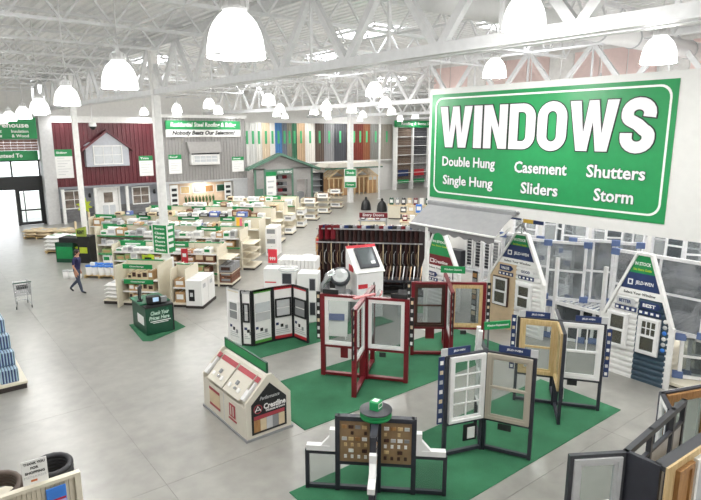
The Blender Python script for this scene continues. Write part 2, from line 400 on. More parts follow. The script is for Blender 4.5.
for k, (x, y) in enumerate(WL):
    f = E('spot_fixture', '%s small white wall spotlight from the left above the facades' % ORD[k], 'spotlight', (x, y, 7.9), 0, 'facade spotlights, inferred and added')
    MB().tube([(0, 0, .1), (0, 0, ZC - 7.9 + .05)], .015, 6).build('stem', STEELW, f)
    o = MB().lathe([(.02, .16), (.08, .14), (.1, 0), (.09, 0), (.06, .1)], 14).build('can', STEELW, f); o.rotation_euler = (R(25), 0, 0)
    ld = bpy.data.lights.new('spot_light', 'SPOT'); ld.energy = 170; ld.spot_size = R(110); ld.spot_blend = .7; ld.shadow_soft_size = .08
    lo = bpy.data.objects.new('spot_light', ld); COL.objects.link(lo); lo.parent = f; lo.rotation_euler = (R(28), 0, 0); lo.location = (0, .02, -.02)
# security camera dome by the first column
sc = E('security_camera', 'white dome security camera hanging beside the far white column', 'camera', (9.55, 37.05, 6.72))
MB().tube([(0, 0, .25), (0, 0, JB - 6.72)], .03, 8).build('stem', STEELW, sc)
MB().lathe([(.02, .28), (.2, .22), (.22, .05), (.2, 0)], 16).build('housing', WHITE, sc)
MB().lathe([(.18, .02), (.16, -.1), (.09, -.17), (.01, -.19)], 16).build('dome', INK, sc)

# ================================================================== WINDOWS SIGN (plane faces -x)
sg = E('hanging_sign', 'huge white board with green WINDOWS sign hung in front of window racks', 'sign', (14.0, 0, 0), -90)
# local x = -Y world, local y = X world
B('panel', mat('sign_board_white', (222, 222, 220), .5, var=.02), sg, -13.56, -2.2, .02, .16, 3.95, 7.76)
B('green_face', GREEN, sg, -13.44, -5.85, 0, .03, 4.27, 7.58)
def rrect(x0, x1, z0, z1, r, n=6):
    p = []
    for cx, cz, a in ((x1 - r, z1 - r, 0), (x0 + r, z1 - r, 90), (x0 + r, z0 + r, 180), (x1 - r, z0 + r, 270)):
        for k in range(n + 1): t = R(a + 90 * k / n); p.append((cx + r * math.cos(t), cz + r * math.sin(t)))
    return p
po = rrect(-13.27, -5.97, 4.43, 7.47, .28); pi_ = rrect(-13.22, -6.02, 4.48, 7.42, .25); n = len(po)
mb = MB(); mb.add([(a, -.012, b) for a, b in po] + [(a, -.012, b) for a, b in pi_], [(i, (i + 1) % n, n + (i + 1) % n, n + i) for i in range(n)])
mb.add([(a, 0, b) for a, b in po] + [(a, 0, b) for a, b in pi_], [(i, n + i, n + (i + 1) % n, (i + 1) % n) for i in range(n)])
mb.build('border_line', WHITE, sg)
SIGNW = mat('sign_letter_white', (232, 230, 234), .5, var=.02)
tw = -9.65
def outlined(body, x, z, wd, ht, bold, o):
    text(body, INK, sg, x, -.004, z, wd + 2 * o, ht + 2 * o, 'letter_outline', bold + .02, depth=.006)
    text(body, SIGNW, sg, x, -.012, z, wd, ht, 'lettering', bold, depth=.008)
def arc(cx, cz, rx, rz, a0, a1, n=6): return [(cx + rx * math.cos(R(a0 + (a1 - a0) * k / n)), cz + rz * math.sin(R(a0 + (a1 - a0) * k / n))) for k in range(n + 1)]
def stroke(pts, wd):
    l, r = [], []
    for i, p in enumerate(pts):
        a = pts[max(i - 1, 0)]; b = pts[min(i + 1, len(pts) - 1)]; dx, dz = b[0] - a[0], b[1] - a[1]; q = math.hypot(dx, dz)
        l.append((p[0] - dz / q * wd / 2, p[1] + dx / q * wd / 2)); r.append((p[0] + dz / q * wd / 2, p[1] - dx / q * wd / 2))
    return l + r[::-1]
GL = {'W': (.97, [[(0, 1), (.22, 1), (.30, .34), (.39, 1), (.58, 1), (.67, .34), (.75, 1), (.97, 1), (.80, 0), (.57, 0), (.485, .6), (.40, 0), (.17, 0)]]),
      'I': (.23, [[(0, 0), (.23, 0), (.23, 1), (0, 1)]]),
      'N': (.63, [[(0, 0), (.21, 0), (.21, .55), (.41, 0), (.63, 0), (.63, 1), (.42, 1), (.42, .46), (.22, 1), (0, 1)]]),
      'D': (.64, [[(0, 0)] + arc(.34, .30, .30, .30, -90, 0) + arc(.34, .70, .30, .30, 0, 90) + [(0, 1)], [(.22, .18)] + arc(.32, .28, .1, .1, -90, 0) + arc(.32, .72, .1, .1, 0, 90) + [(.22, .82)]]),
      'O': (.66, [arc(.33, .31, .33, .33, 180, 360, 12) + arc(.33, .69, .33, .33, 0, 180, 12), arc(.33, .29, .11, .11, 180, 360, 10) + arc(.33, .71, .11, .11, 0, 180, 10)]),
      'S': (.62, [stroke([(.50, .66)] + arc(.31, .73, .20, .18, 0, 180, 10) + arc(.31, .69, .20, .13, 190, 235, 3) + [(.31, .52)] + arc(.31, .31, .20, .13, 55, 10, 3) + arc(.31, .27, .20, .18, 0, -180, 10) + [(.11, .36)], .22)])}
def block_word(word, m, name, x0, z0, wd, ht, y, off, gap=.055):
    tot = sum(GL[c][0] for c in word) + gap * (len(word) - 1); k = wd / tot; x = x0
    for c in word:
        cu = bpy.data.curves.new('glyph', 'CURVE'); cu.dimensions = '2D'; cu.fill_mode = 'BOTH'; cu.extrude = .006; cu.offset = off
        for poly in GL[c][1]:
            sp = cu.splines.new('POLY'); sp.points.add(len(poly) - 1); sp.use_cyclic_u = True
            for p, (a, b) in zip(sp.points, poly): p.co = (a * k, b * ht, 0, 1)
        t = bpy.data.objects.new('glyph', cu); COL.objects.link(t); dg = bpy.context.evaluated_depsgraph_get()
        me = bpy.data.meshes.new_from_object(t.evaluated_get(dg)); bpy.data.objects.remove(t)
        for v in me.vertices: v.co = (v.co.x, -v.co.z, v.co.y)
        me.materials.clear(); me.materials.append(m); link(name, me, sg, None, (x, y, z0)); x += (GL[c][0] + gap) * k
block_word('WINDOWS', INK, 'letter_outline', -13.03, 5.92, 6.76, 1.26, -.006, .03); block_word('WINDOWS', SIGNW, 'lettering', -13.03, 5.92, 6.76, 1.26, -.014, 0)
for b_, x, z, wd, ht in (('Double Hung', -11.85, 5.43, 2.1, .40), ('Single Hung', -11.85, 4.84, 2.0, .40), ('Casement', -9.28, 5.42, 1.66, .33), ('Sliders', -9.26, 4.84, 1.18, .33), ('Shutters', -7.14, 5.42, 1.5, .33), ('Storm', -7.13, 4.83, 1.02, .33)):
    outlined(b_, x, z, wd, ht, .022, .012)
for x in (-13.2, -9.8, -6.4, -3.0):
    MB().tube([(x, .09, 7.76), (x, .09, 9.98)], .012, 6).build('hanger_rod', STEELW, sg)
for x in (-13.3, -12.4, -11.0, -9.9):
    MB().lathe([(.05, 0), (.05, .02), (.02, .03)], 10).build('bolt', GREY, sg, None, (x, .02, 4.1), (R(90), 0, 0))

# awning hung from the board
aw = E('awning', 'grey fabric retractable awning projecting from the foot of the WINDOWS sign', 'awning', (13.95, 0, 0), -90)
AWN = mat('awning_fabric', (150, 150, 152), .8, var=.05); AWN2 = mat('awning_valance', (118, 118, 120), .8)
x0, x1 = -13.4, -9.98
mb = MB(); n = 16
for k in range(n): pass
rows = [(0.0, 4.05), (-.3, 3.88), (-.6, 3.68), (-.88, 3.47)]
vv = []; ff = []
for (yy, zz) in rows:
    for k in range(n + 1): vv.append((x0 + (x1 - x0) * k / n, yy, zz))
for i in range(3):
    for k in range(n): a = i * (n + 1) + k; ff.append((a, a + 1, a + n + 2, a + n + 1))
top = MB().add(vv, ff).add([(a, b, c - .012) for a, b, c in vv], [tuple(reversed(f)) for f in ff]); top.build('canopy', AWN, aw)
mb = MB(); vv = []; ff = []; n = 48
for k in range(n + 1):
    x = x0 + (x1 - x0) * k / n; vv += [(x, -.885, 3.48), (x, -.895, 3.28 + .035 * math.cos(k * math.pi * 2 / 6))]
for k in range(n): ff.append((2 * k, 2 * k + 1, 2 * k + 3, 2 * k + 2))
mb.add(vv, ff); mb.add([(a, b + .012, c) for a, b, c in vv], ff); mb.build('valance', AWN2, aw)
MB().tube([(x0 - .03, -.88, 3.47), (x1 + .03, -.88, 3.47)], .035, 10).build('front_bar', WHITE, aw)
MB().cbox(x0 - .05, x1 + .05, -.06, .05, 4.02, 4.16, .03).build('cassette', GREY, aw)
for x in (x0 + .15, x1 - .15):
    MB().bar((x, 0, 3.62), (x + .12, -.45, 3.5), .05).bar((x + .12, -.45, 3.5), (x, -.86, 3.44), .05).build('folding_arm', WHITE, aw)
aps = E('awning_post', 'white square post under the left end of the grey awning', 'post', (13.1, 12.62, 0))
MB().cbox(-.06, .06, -.06, .06, .02, 3.42, .01).build('shaft', WHITE, aps); B('base_plate', WHITE, aps, -.12, .12, -.12, .12, 0, .02)

# ================================================================== FACADES along the back
Yf = 44.5
def siding(name, m, parent, poly_x0, poly_x1, z0, z1, y, pitch=.3, rib=.035):
    """vertical ribbed metal siding as one profiled sheet"""
    pr = []; x = poly_x0
    while x < poly_x1 - .01:
        for dx, d in ((0, 0), (pitch * .7, 0), (pitch * .76, -rib), (pitch * .94, -rib)): pr.append((min(x + dx, poly_x1), y + d))
        x += pitch
    pr.append((poly_x1, y)); n = len(pr)
    mb = MB(); mb.add([(a, b, z0) for a, b in pr] + [(a, b, z1) for a, b in pr], [(i, i + 1, n + i + 1, n + i) for i in range(n - 1)])
    mb.box(poly_x0, poly_x1, y + .005, y + .08, z0, z1)
    return mb.build(name, m, parent)
def lap(name, m, parent, x0, x1, z0, z1, y, step=.18, proud=.02):
    """horizontal lap siding: every board is its own part"""
    z = z0; k = 0
    while z < z1 - .02:
        zt = min(z + step, z1)
        key = ('lap', round(x1 - x0, 3), round(zt - z, 3), m.name)
        if key not in BOXC:
            BOXC[key] = MB().prism([(-proud, 0), (.0, 0), (0, zt - z), (-.006, zt - z)], -(x1 - x0) / 2, (x1 - x0) / 2, plane='yz').mesh('board', m)
        link(name, BOXC[key], parent, None, ((x0 + x1) / 2, y, z)); z += step
BARN = mat('barn_red_steel', (94, 29, 39), .45, var=.06)
GREYW = mat('grey_clapboard', (136, 140, 146), .6); STONE = mat('grey_stone', (112, 112, 114), .8, var=.18, scale=3)
bf = E('barn_facade', 'burgundy red barn storefront with white gabled window on the back wall', 'facade', (0, Yf, 0))
siding('siding', BARN, bf, 8.75, 16.2, 2.6, 7.05, 0)
B('lower_wall', GREYW, bf, 8.75, 16.2, .12, .3, 0, 2.6)
k = 0
for r_ in range(4):
    x = 8.75 - (.2 if r_ % 2 else 0)
    while x < 16.2:
        a, b = max(x, 8.75), min(x + .48, 16.2)
        if not (11.2 < (a + b) / 2 < 12.95): B('stone', STONE, bf, a + .008, b - .008, .05 + .012 * ((k * 7) % 3), .12, r_ * .26 + .008, r_ * .26 + .252)
        x += .48; k += 1
B('skirt_trim', BARN, bf, 8.7, 16.25, -.08, .12, 2.5, 2.62)
for x in (8.95, 11.1, 13.35, 15.9):
    MB().cbox(x - .1, x + .1, -.62, -.42, 0, 2.5, .02).build('porch_post', WHITE, bf)
B('porch_beam', GREYW, bf, 8.75, 16.2, -.66, -.4, 2.46, 2.6)
B('cornice', WHITE, bf, 8.7, 16.3, -.1, .2, 7.05, 7.5)
# gable bay
gb = MB().prism([(10.72, 3.95), (13.72, 3.95), (13.72, 5.45), (12.22, 6.42), (10.72, 5.45)], -.5, 0).build('gable_bay', mat('pale_siding', (186, 190, 198), .6), bf)
for (a, b) in (((10.42, 5.18), (12.22, 6.55)), ((12.22, 6.55), (14.02, 5.18))):
    MB().prism([a, b, (b[0], b[1] - .16), (a[0], a[1] - .16)], -.7, 0).build('gable_roof_edge', BARN, bf)
def facade_window(parent, x0, x1, z0, z1, y, cols, rows, name='window', pm=None):
    wn = MB().ring(x0, x1, z0, z1, y - .06, y + .03, .08).build(name, WHITE, parent)
    for c in range(cols):
        for r_ in range(rows):
            a = x0 + .08 + (x1 - x0 - .16) * c / cols; b = x0 + .08 + (x1 - x0 - .16) * (c + 1) / cols
            d = z0 + .08 + (z1 - z0 - .16) * r_ / rows; e = z0 + .08 + (z1 - z0 - .16) * (r_ + 1) / rows
            B('pane', pm or LGREY, wn, a + .02, b - .02, y - .01, y + .01, d + .02, e - .02)
    for c in range(1, cols):
        a = x0 + .08 + (x1 - x0 - .16) * c / cols; B('muntin', WHITE, wn, a - .02, a + .02, y - .04, y + .01, z0 + .08, z1 - .08)
    for r_ in range(1, rows):
        d = z0 + .08 + (z1 - z0 - .16) * r_ / rows; B('muntin', WHITE, wn, x0 + .08, x1 - .08, y - .035, y + .01, d - .02, d + .02)
    return wn
PALE = mat('pale_pane', (204, 208, 212), .2); PANED = mat('storeroom_pane', (122, 112, 104), .15, var=.5, scale=2.2)
facade_window(bf, 11.2, 13.24, 4.08, 5.45, -.52, 3, 2, pm=PALE)
facade_window(bf, 9.1, 10.5, .95, 2.3, .1, 2, 2, pm=PANED); facade_window(bf, 13.9, 15.25, .95, 2.3, .1, 2, 2, pm=PANED)
dr = B('door', WHITE, bf, 11.45, 12.85, .06, .12, 0, 2.3)
B('door_glass', PANED, dr, -.32, .32, -.05, -.03, .1, .85); B('door_panel', PALE, dr, -.45, -.05, -.045, -.03, -.95, -.1); B('door_panel', PALE, dr, .05, .45, -.045, -.03, -.95, -.1)
MB().ring(11.3, 13.0, -.02, 2.42, 0, .1, .13, wb=.02).build('door_surround', WHITE, bf)
for x in (10.85, 15.6): MB().lathe([(.03, 0), (.1, .05), (.08, .28), (.02, .34)], 10).build('wall_lantern', INK, bf, None, (x, .02, 1.7))
# grey steel roofing facade
GST = mat('grey_steel', (150, 148, 146), .45, var=.05)
gf = E('steel_facade', 'grey ribbed steel storefront with display opening right of the red barn', 'facade', (0, Yf, 0))
siding('siding', GST, gf, 16.25, 23.7, 2.5, 6.05, 0, .26)
siding('upper_siding', GST, gf, 16.25, 23.7, 6.05, 7.5, .1, .26)
B('cornice', WHITE, gf, 16.25, 23.75, -.1, .2, 7.5, 7.75)
B('soffit_trim', LGREY, gf, 16.25, 23.75, -.15, .1, 2.36, 2.52)
B('side_pier', LGREY, gf, 22.4, 23.7, -.05, .25, 0, 2.36); B('side_pier', LGREY, gf, 16.25, 16.8, -.05, .25, 0, 2.36)
B('display_back', mat('warm_display', (228, 204, 178), .7), gf, 16.8, 22.4, .55, .6, 0, 2.36)
B('display_floor', BEIGEC, gf, 16.8, 22.4, -.05, .55, 0, .4)
MB().prism([(18.3, 5.62), (21.15, 5.62), (21.2, 4.78), (18.5, 4.72)], -.45, 0).build('dormer_roof', mat('steel_roof', (172, 170, 168), .4), gf)
B('dormer_box', WHITE, gf, 18.6, 21.05, -.4, 0, 3.8, 4.74); B('dormer_painted_shade', INK, gf, 18.62, 21.03, -.43, -.4, 4.62, 4.74)  # black strip paints in the shade under the dormer roof
facade_window(gf, 18.75, 20.9, 3.92, 4.6, -.42, 4, 2, pm=PALE)
fs = E('store_sign', 'green and white roofing sign across the top of the grey storefront', 'sign', (0, Yf - .12, 0))
B('green_band', GREEN, fs, 16.75, 23.15, -.04, .02, 6.6, 7.28); B('white_band', PAPER, fs, 16.75, 23.15, -.04, .02, 6.02, 6.58)
text('Residential Steel Roofing & Siding', PAPER, fs, 19.95, -.05, 6.93, 5.6, .46, bold=.03, shear=.15)
text('Nobody Beats Our Selection!', INK, fs, 19.95, -.05, 6.3, 5.4, .44, bold=.04, shear=.25)
def poster(x0, x1, z0, z1, y, label, title='', n=7):
    p = E('wall_poster', label, 'poster', (0, y, 0)); zt = z1 - (z1 - z0) * .24
    B('board', PAPER, p, x0, x1, -.03, 0, z0, z1); B('green_header', GREEN, p, x0, x1, -.036, -.03, zt, z1)
    if title: text(title, PAPER, p, (x0 + x1) / 2 - .1, -.038, (zt + z1) / 2, (x1 - x0) * .6, (z1 - zt) * .4, bold=.03)
    for k in range(n): B('text_line', LGREY, p, x0 + .15, x0 + (x1 - x0) * (.55 + .3 * ((k * 5) % 3) / 2), -.034, -.03, zt - .14 - k * (zt - z0 - .2) / n, zt - .11 - k * (zt - z0 - .2) / n)
poster(8.75, 9.9, 3.2, 5.2, Yf - .06, 'white poster with green header left of the barn gable window', 'Siding')
poster(14.55, 15.6, 3.1, 4.62, Yf - .06, 'smaller white poster right of the barn gable window', 'Trim', 5)
poster(16.85, 17.9, 3.15, 4.65, Yf - .06, 'white poster left of the dormer on the grey storefront', 'Roof', 5)
poster(22.3, 23.4, 3.1, 4.35, Yf - .06, 'white poster at the right edge of the grey storefront', 'Steel', 4)
dl = E('added_downlight', 'small downlight in the soffit of the grey storefront opening', 'added_downlight', (19.6, Yf - .02, 2.2)); MB().lathe([(.02, .15), (.08, .13), (.1, 0), (.08, .0), (.05, .1)], 14).build('can', STEELW, dl)
ld = bpy.data.lights.new('added_fill_light', 'POINT'); ld.energy = 70; ld.shadow_soft_size = .08; ld.color = (1, .92, .82); lo = bpy.data.objects.new('added_fill_light', ld); COL.objects.link(lo); lo.parent = dl; lo.location = (0, 0, -.06)  # fill light and its can, added to brighten the display opening
for k in range(4):
    b_ = E('wall_art', 'framed roofing photo hung in the lit opening, number %s from the left' % ORD[k], 'framed photo', (17.9 + k * 1.05, Yf + .5, 1.45)); MB().ring(0, .8, 0, .62, 0, .04, .05).build('frame', PAPER, b_); B('photo', [PINE, GREY, OAK, GREEND][k], b_, .05, .75, .02, .04, .05, .57)
# merchandise in the opening of the grey facade
for k in range(9):
    x = 18.2 + k * .3; pl = E('potted_plant', 'potted green plant, %s from left on the lit ledge of the grey storefront' % nth(k + 1), 'plant', (x, Yf + .2, .4), 0, 'plants in the lit opening')
    MB().lathe([(.07, 0), (.1, .22), (.11, .24), (.08, .23)], 10).build('pot', mat('clay', (120, 84, 64)), pl)
    mb = MB()
    for q in range(14):
        a = q * 2.4; h = .35 + .5 * ((q * 37) % 10) / 10; ro = .05 + .13 * ((q * 17) % 7) / 7
        p0 = Vector((0, 0, .2)); p1 = Vector((ro * math.cos(a), ro * math.sin(a), .2 + h)); sd = Vector((-math.sin(a), math.cos(a), 0)) * .05
        mb.add([p0, p0.lerp(p1, .6) + sd, p1, p0.lerp(p1, .6) - sd], [(0, 1, 2, 3)])
    mb.build('foliage', mat('leaf_green', (84, 116, 68), .6, var=.25), pl)
for i, (x, col, lb) in enumerate(((17.2, 'left', 1), (22.1, 'right', 2))):
    b_ = E('sample_board', 'white board of small dark samples at the %s of the lit opening' % col, 'sample board', (x - (0 if i == 0 else .2), Yf + .05, 0))
    B('board', PAPER, b_, -.32, .32, 0, .05, .2, 2.25)
    for r_ in range(4): MB().box(-.2, .2, -.04, 0, .5 + r_ * .42, .72 + r_ * .42).build('sample', INK, b_)
# small gabled display house
HGR = mat('house_grey', (152, 150, 148), .6)
HTR = mat('house_green_trim', (88, 122, 106), .5)
hs = E('display_house', 'grey gabled display house with green roof edge on the back wall', 'display house', (0, 43.5, 0))
B('left_wall', HGR, hs, 23.85, 24.95, 0, .15, 0, 3.3); B('right_wall', HGR, hs, 29.3, 29.85, 0, .15, 0, 3.3); B('pier', HGR, hs, 27.75, 28.2, 0, .15, 0, 3.3)
B('right_header', HGR, hs, 28.2, 29.3, 0, .15, 2.2, 3.3); B('centre_header', HTR, hs, 24.95, 27.75, -.02, .15, 2.75, 3.2)
MB().prism([(23.85, 3.2), (29.85, 3.2), (29.85, 3.35), (26.3, 4.4), (23.85, 3.5)], 0, .15).build('gable_wall', HGR, hs)
for x in (23.95, 24.9, 27.7, 29.8): B('corner_trim', HTR, hs, x - .1, x + .1, -.03, 0, 0, 3.25)
for a, b in (((23.1, 3.4), (26.3, 4.62)), ((26.3, 4.62), (30.5, 3.2))):
    MB().prism([a, b, (b[0], b[1] - .2), (a[0], a[1] - .2)], -.45, .2).build('roof_slope', HTR, hs)
B('back_wall', mat('house_inside', (226, 220, 218), .7), hs, 23.85, 29.85, 1.3, 1.4, 0, 3.3)
B('info_panel', PAPER, hs, 25.0, 26.0, -.02, .03, .3, 3.0); B('panel_header', GREEN, hs, 25.0, 26.0, -.03, -.02, 2.65, 3.0)
for r_ in range(3): B('panel_text', LGREY, hs, 25.15, 25.8 - r_ * .1, -.03, -.02, 2.1 - r_ * .5, 2.25 - r_ * .5)
text('STEEL SIDING', PAPER, hs, 26.9, -.035, 2.95, 1.5, .2)
for r_ in range(4):
    B('display_shelf', LGREY, hs, 26.1, 27.7, .7, 1.3, .5 + r_ * .58, .54 + r_ * .58)
    for q in range(3): tag(MB().cbox(-.2, .2, -.15, .15, 0, .3, .02).build('sample_box', [INK, GREY, BURG][(q + r_) % 3], None, None, (26.4 + q * .5, 44.4, .54 + r_ * .58)), 'small sample box inside the grey display house, %s shelf up, %s from left' % (nth(r_ + 1), nth(q + 1)), 'box', 'sample boxes in the display house')
B('side_counter', GREY, hs, 28.3, 29.25, .5, 1.1, 0, 1.0); B('window_sill', HTR, hs, 24.05, 24.7, -.04, 0, .9, 1.6)
# coloured steel panel wall
cw = E('panel_wall', 'wall of tall coloured steel siding samples with green tags', 'sample wall', (0, 48.3, 0))
PX = [24.94, 25.56, 26.18, 26.81, 27.45, 28.32, 28.87, 29.65, 30.22, 30.8, 31.38, 32.32, 33.54, 34.65, 35.93, 37.5, 38.17, 38.99, 39.82, 40.81, 42.39, 44.03]
pc = [(238, 238, 236), (240, 240, 236), (234, 234, 230), (240, 238, 230), (228, 208, 180), (236, 234, 228), (70, 122, 176), (112, 118, 128), (140, 134, 122), (58, 112, 84), (204, 174, 142), (236, 232, 224), (92, 78, 70), (132, 132, 134), (66, 68, 74), (60, 50, 48), (96, 40, 34), (104, 42, 34), (130, 84, 58), (124, 124, 120), (150, 144, 134)]
for k, c in enumerate(pc):
    x, x2 = PX[k], PX[k + 1]; m = mat('steel_colour_' + '_'.join(map(str, c)), c, .4, var=.03)
    p = siding('panel', m, cw, x + .01, x2 - .01, 3.42, 7.25, 0, .28)
    B('tag', mat('tag_green', (72, 176, 116), .5), p, (x + x2) / 2 - .12, (x + x2) / 2 + .1, -.05, -.03, 5.3, 6.5)
B('ledge', WHITE, cw, 24.4, 44.6, -.12, .1, 3.3, 3.42)
# timber framed shed kits under the panel wall
LUMB = wood('raw_lumber', (226, 196, 148), (240, 218, 178)); PLY = wood('osb_panel', (184, 142, 100), (206, 168, 126))
for i, (x, wd, lb) in enumerate(((34.0, 3.0, 'timber framed shed kit under the coloured panels, left of the column sign'), (37.3, 3.1, 'timber framed shed kit right of the column sign below the coloured panels'))):
    sh = E('shed_frame', lb, 'shed frame', (x, 46.6, 0)); h = 1.75
    for k in range(6):
        xx = k * wd / 5
        for yy in (0, 1.5): B('stud', LUMB, sh, xx - .045, xx + .045, yy - .05, yy + .05, 0, h)
    for yy in (0, 1.5):
        B('top_plate', LUMB, sh, -.05, wd + .05, yy - .05, yy + .05, h, h + .09)
        for a, b in (((-.2, h), (wd / 2, h + 1.05)), ((wd + .2, h), (wd / 2, h + 1.05))): MB().bar((a[0], yy, a[1]), (b[0], yy, b[1]), .08, .12).build('rafter', LUMB, sh)
    for yy in (.5, 1.0):
        for a, b in (((-.2, h), (wd / 2, h + 1.05)), ((wd + .2, h), (wd / 2, h + 1.05))): MB().bar((a[0], yy, a[1]), (b[0], yy, b[1]), .06, .1).build('rafter', LUMB, sh)
    B('sheathing', PLY, sh, .1, wd - .1, 1.35, 1.4, 0, h); B('sheathing', PLY, sh, wd * .55, wd - .1, .05, .1, 0, h * .8)
ca = E('canopy_ledge', 'long white canopy with dark green underside above the shed kits', 'canopy', (33.2, 46.2, 0))
MB().prism([(0, 2.95), (7.6, 2.75), (7.6, 2.95), (6.8, 3.35), (.6, 3.3)], 0, 1.9).build('canopy_roof', mat('canopy_cream', (232, 226, 214)), ca)
B('fascia', HTR, ca, 0, 7.6, -.05, 0, 2.72, 2.86)
# tall dark doorway beside the house
dd = E('dark_display', 'black framed display cabinet between the display house and shed kits', 'display cabinet', (31.4, 46.0, 0))
MB().ring(0, 1.5, 0, 2.5, 0, .5, .12).build('frame', INK, dd); B('back', GREY, dd, .1, 1.4, .4, .45, .1, 2.4)
for k in range(3): B('shelf', LGREY, dd, .1, 1.4, .05, .4, .6 + k * .6, .64 + k * .6)
# shingle and siding sample racks at far right
sr = E('sample_rack', 'tall three bay rack of shingle and siding samples under a green header', 'sample rack', (0, 47.6, 0))
SHG = [mat('shingle_brown', (112, 96, 84), .8, var=.15), mat('shingle_charcoal', (66, 66, 70), .8, var=.15), mat('shingle_tan', (176, 148, 124), .8, var=.12), mat('stone_veneer', (128, 126, 126), .8, var=.25)]
B('header', GREEN, sr, 43.8, 51.6, -.3, .1, 6.9, 7.65); text('Roofing & Stone Siding', PAPER, sr, 47.2, -.31, 7.28, 5.4, .38)
for k in range(4):
    x = 43.9 + k * 2.5; B('upright', WHITE, sr, x - .08, x + .08, -.3, .3, 0, 7.0)
    if k == 3: break
    for r_ in range(6):
        z = .9 + r_ * 1.0
        m = SHG[[0, 1, 2][k] if r_ > 2 else (3 if k else 0)]
        for q in range(5): B('course', m, sr, x + .1, x + 2.4, -.02 - .03, .05, z + q * .19, z + q * .19 + .175)
        B('shelf', WHITE, sr, x + .08, x + 2.42, -.25, .05, z - .06, z - .01)
    B('price_sign', [NAVY, REDS, REDS][k], sr, x + .35, x + 1.9, -.2, -.16, 1.5, 2.2); B('price_sign', GREEN, sr, x + .3, x + 2.0, -.2, -.16, .7, 1.1)
    for zz in (3.9, 5.9): B('lamp_strip', PAPER, sr, x + .5, x + 1.6, -.3, -.2, zz - .08, zz)
# ---- entrance
en = S(MB().box(7.95, 8.75, 44.3, 45.5, 0, 7.5).build('trim_2', mat('pilaster_grey', (206, 206, 206), .6)))
es = E('aisle_sign', 'large green department sign hanging over the entrance doors', 'sign', (0, 44.0, 0))
B('board', GREEN, es, 2.6, 7.75, 0, .08, 5.95, 7.35)
text('Warehouse', PAPER, es, 6.0, -.005, 6.85, 2.6, .34, bold=.03)
for b_, x, z in (('Insulation', 6.75, 6.45), ('& Wood', 6.75, 6.15), ('Siding', 5.2, 6.45), ('Roofing', 5.2, 6.15)): text(b_, PAPER, es, x, -.005, z, 1.0, .2, bold=.02)
for x in (3.2, 7.2): MB().tube([(x, .04, 7.35), (x, .04, 9.9)], .012, 6).build('hanger_rod', STEELW, es)
e2 = E('entrance_sign', 'narrow green lettered band above the entrance glazing', 'sign', (0, 45.0, 0))
B('board', GREEN, e2, 3.0, 7.85, 0, .1, 4.5, 5.15); text('Returns Guaranteed To', PAPER, e2, 5.2, -.005, 4.83, 3.4, .28, bold=.03)
ed = E('door_1', 'x', 'x', (0, 45.15, 0)); del ed['label']; del ed['category']; S(ed)
B('header', INK, ed, 3.0, 7.95, -.1, .25, 2.5, 3.4)
for x in (3.0, 4.6, 6.15, 7.85): B('mullion', INK, ed, x - .05, x + .05, -.05, .1, 3.4, 4.5)
B('transom_bar', INK, ed, 3.0, 7.95, -.05, .1, 4.42, 4.52)
for x in (3.0, 4.6, 6.15): B('transom_pane', GLASS, ed, x + .05, x + 1.5, 0, .02, 3.4, 4.42)
for x0 in (6.35, 3.1):
    lf = MB().ring(x0, x0 + 1.45, 0.02, 2.5, -.05, .05, .12, wb=.2).build('door_leaf', INK, ed)
    B('door_bar', INK, lf, x0 + .1, x0 + 1.35, -.05, .05, 1.0, 1.1); B('door_stile', INK, lf, x0 + .35, x0 + .41, -.04, .04, .2, 2.4)
    B('door_pane', GLASS, lf, x0 + .12, x0 + 1.33, -.01, .01, .2, 2.4)
B('jamb', INK, ed, 7.8, 7.95, -.1, .2, 0, 2.5); B('jamb', INK, ed, 6.22, 6.34, -.1, .2, 0, 2.5)
# vestibule things seen through the doors
cr = E('wall_panelling', 'reddish brick band seen between the two green entrance signs', 'wall band', (0, 45.1, 0))
BRK = mat('warm_brick', (150, 116, 106), .8, var=.12)
for r_ in range(4):
    for k in range(12): B('brick', BRK, cr, 3.0 + k * .41 + .008, 3.0 + k * .41 + .40, 0, .08 + .01 * ((k + r_) % 2), 5.16 + r_ * .18, 5.16 + r_ * .18 + .168)
# ================================================================== WINDOW DISPLAYS
def window(parent, x0, x1, z0, z1, m, kind='double', y=0, th=.08, fw=.055, grid=(0, 0, 0, 0), glass=None, inner=None):
    gl = glass or GLASS; im = inner or m
    MB().ring(x0, x1, z0, z1, y - th / 2, y + th / 2, fw).build('window_frame', m, parent)
    a, b, c, d = x0 + fw, x1 - fw, z0 + fw, z1 - fw; sw = .045
    if kind == 'double':
        zm = (c + d) / 2
        MB().ring(a, b, zm - .02, d, y - .005, y + .03, sw).build('sash', im, parent); MB().ring(a, b, c, zm + .02, y - .03, y + .005, sw).build('sash', im, parent)
        B('pane', gl, parent, a + sw, b - sw, y + .008, y + .014, zm + .03, d - sw); B('pane', gl, parent, a + sw, b - sw, y - .016, y - .01, c + sw, zm - .03)
        parts = ((zm + .03, d - sw, y + .011, grid[0], grid[1]), (c + sw, zm - .03, y - .013, grid[2], grid[3]))
    else:
        MB().ring(a, b, c, d, y - .025, y + .025, sw).build('sash', im, parent); B('pane', gl, parent, a + sw, b - sw, y - .004, y + .004, c + sw, d - sw)
        parts = ((c + sw, d - sw, y, grid[0], grid[1]),)
    for q0, q1, yy, nc, nr in parts:
        for i in range(1, nc): xx = a + sw + (b - a - 2 * sw) * i / nc; B('muntin', im, parent, xx - .012, xx + .012, yy - .012, yy + .012, q0, q1)
        for i in range(1, nr): zz = q0 + (q1 - q0) * i / nr; B('muntin', im, parent, a + sw, b - sw, yy - .011, yy + .011, zz - .012, zz + .012)
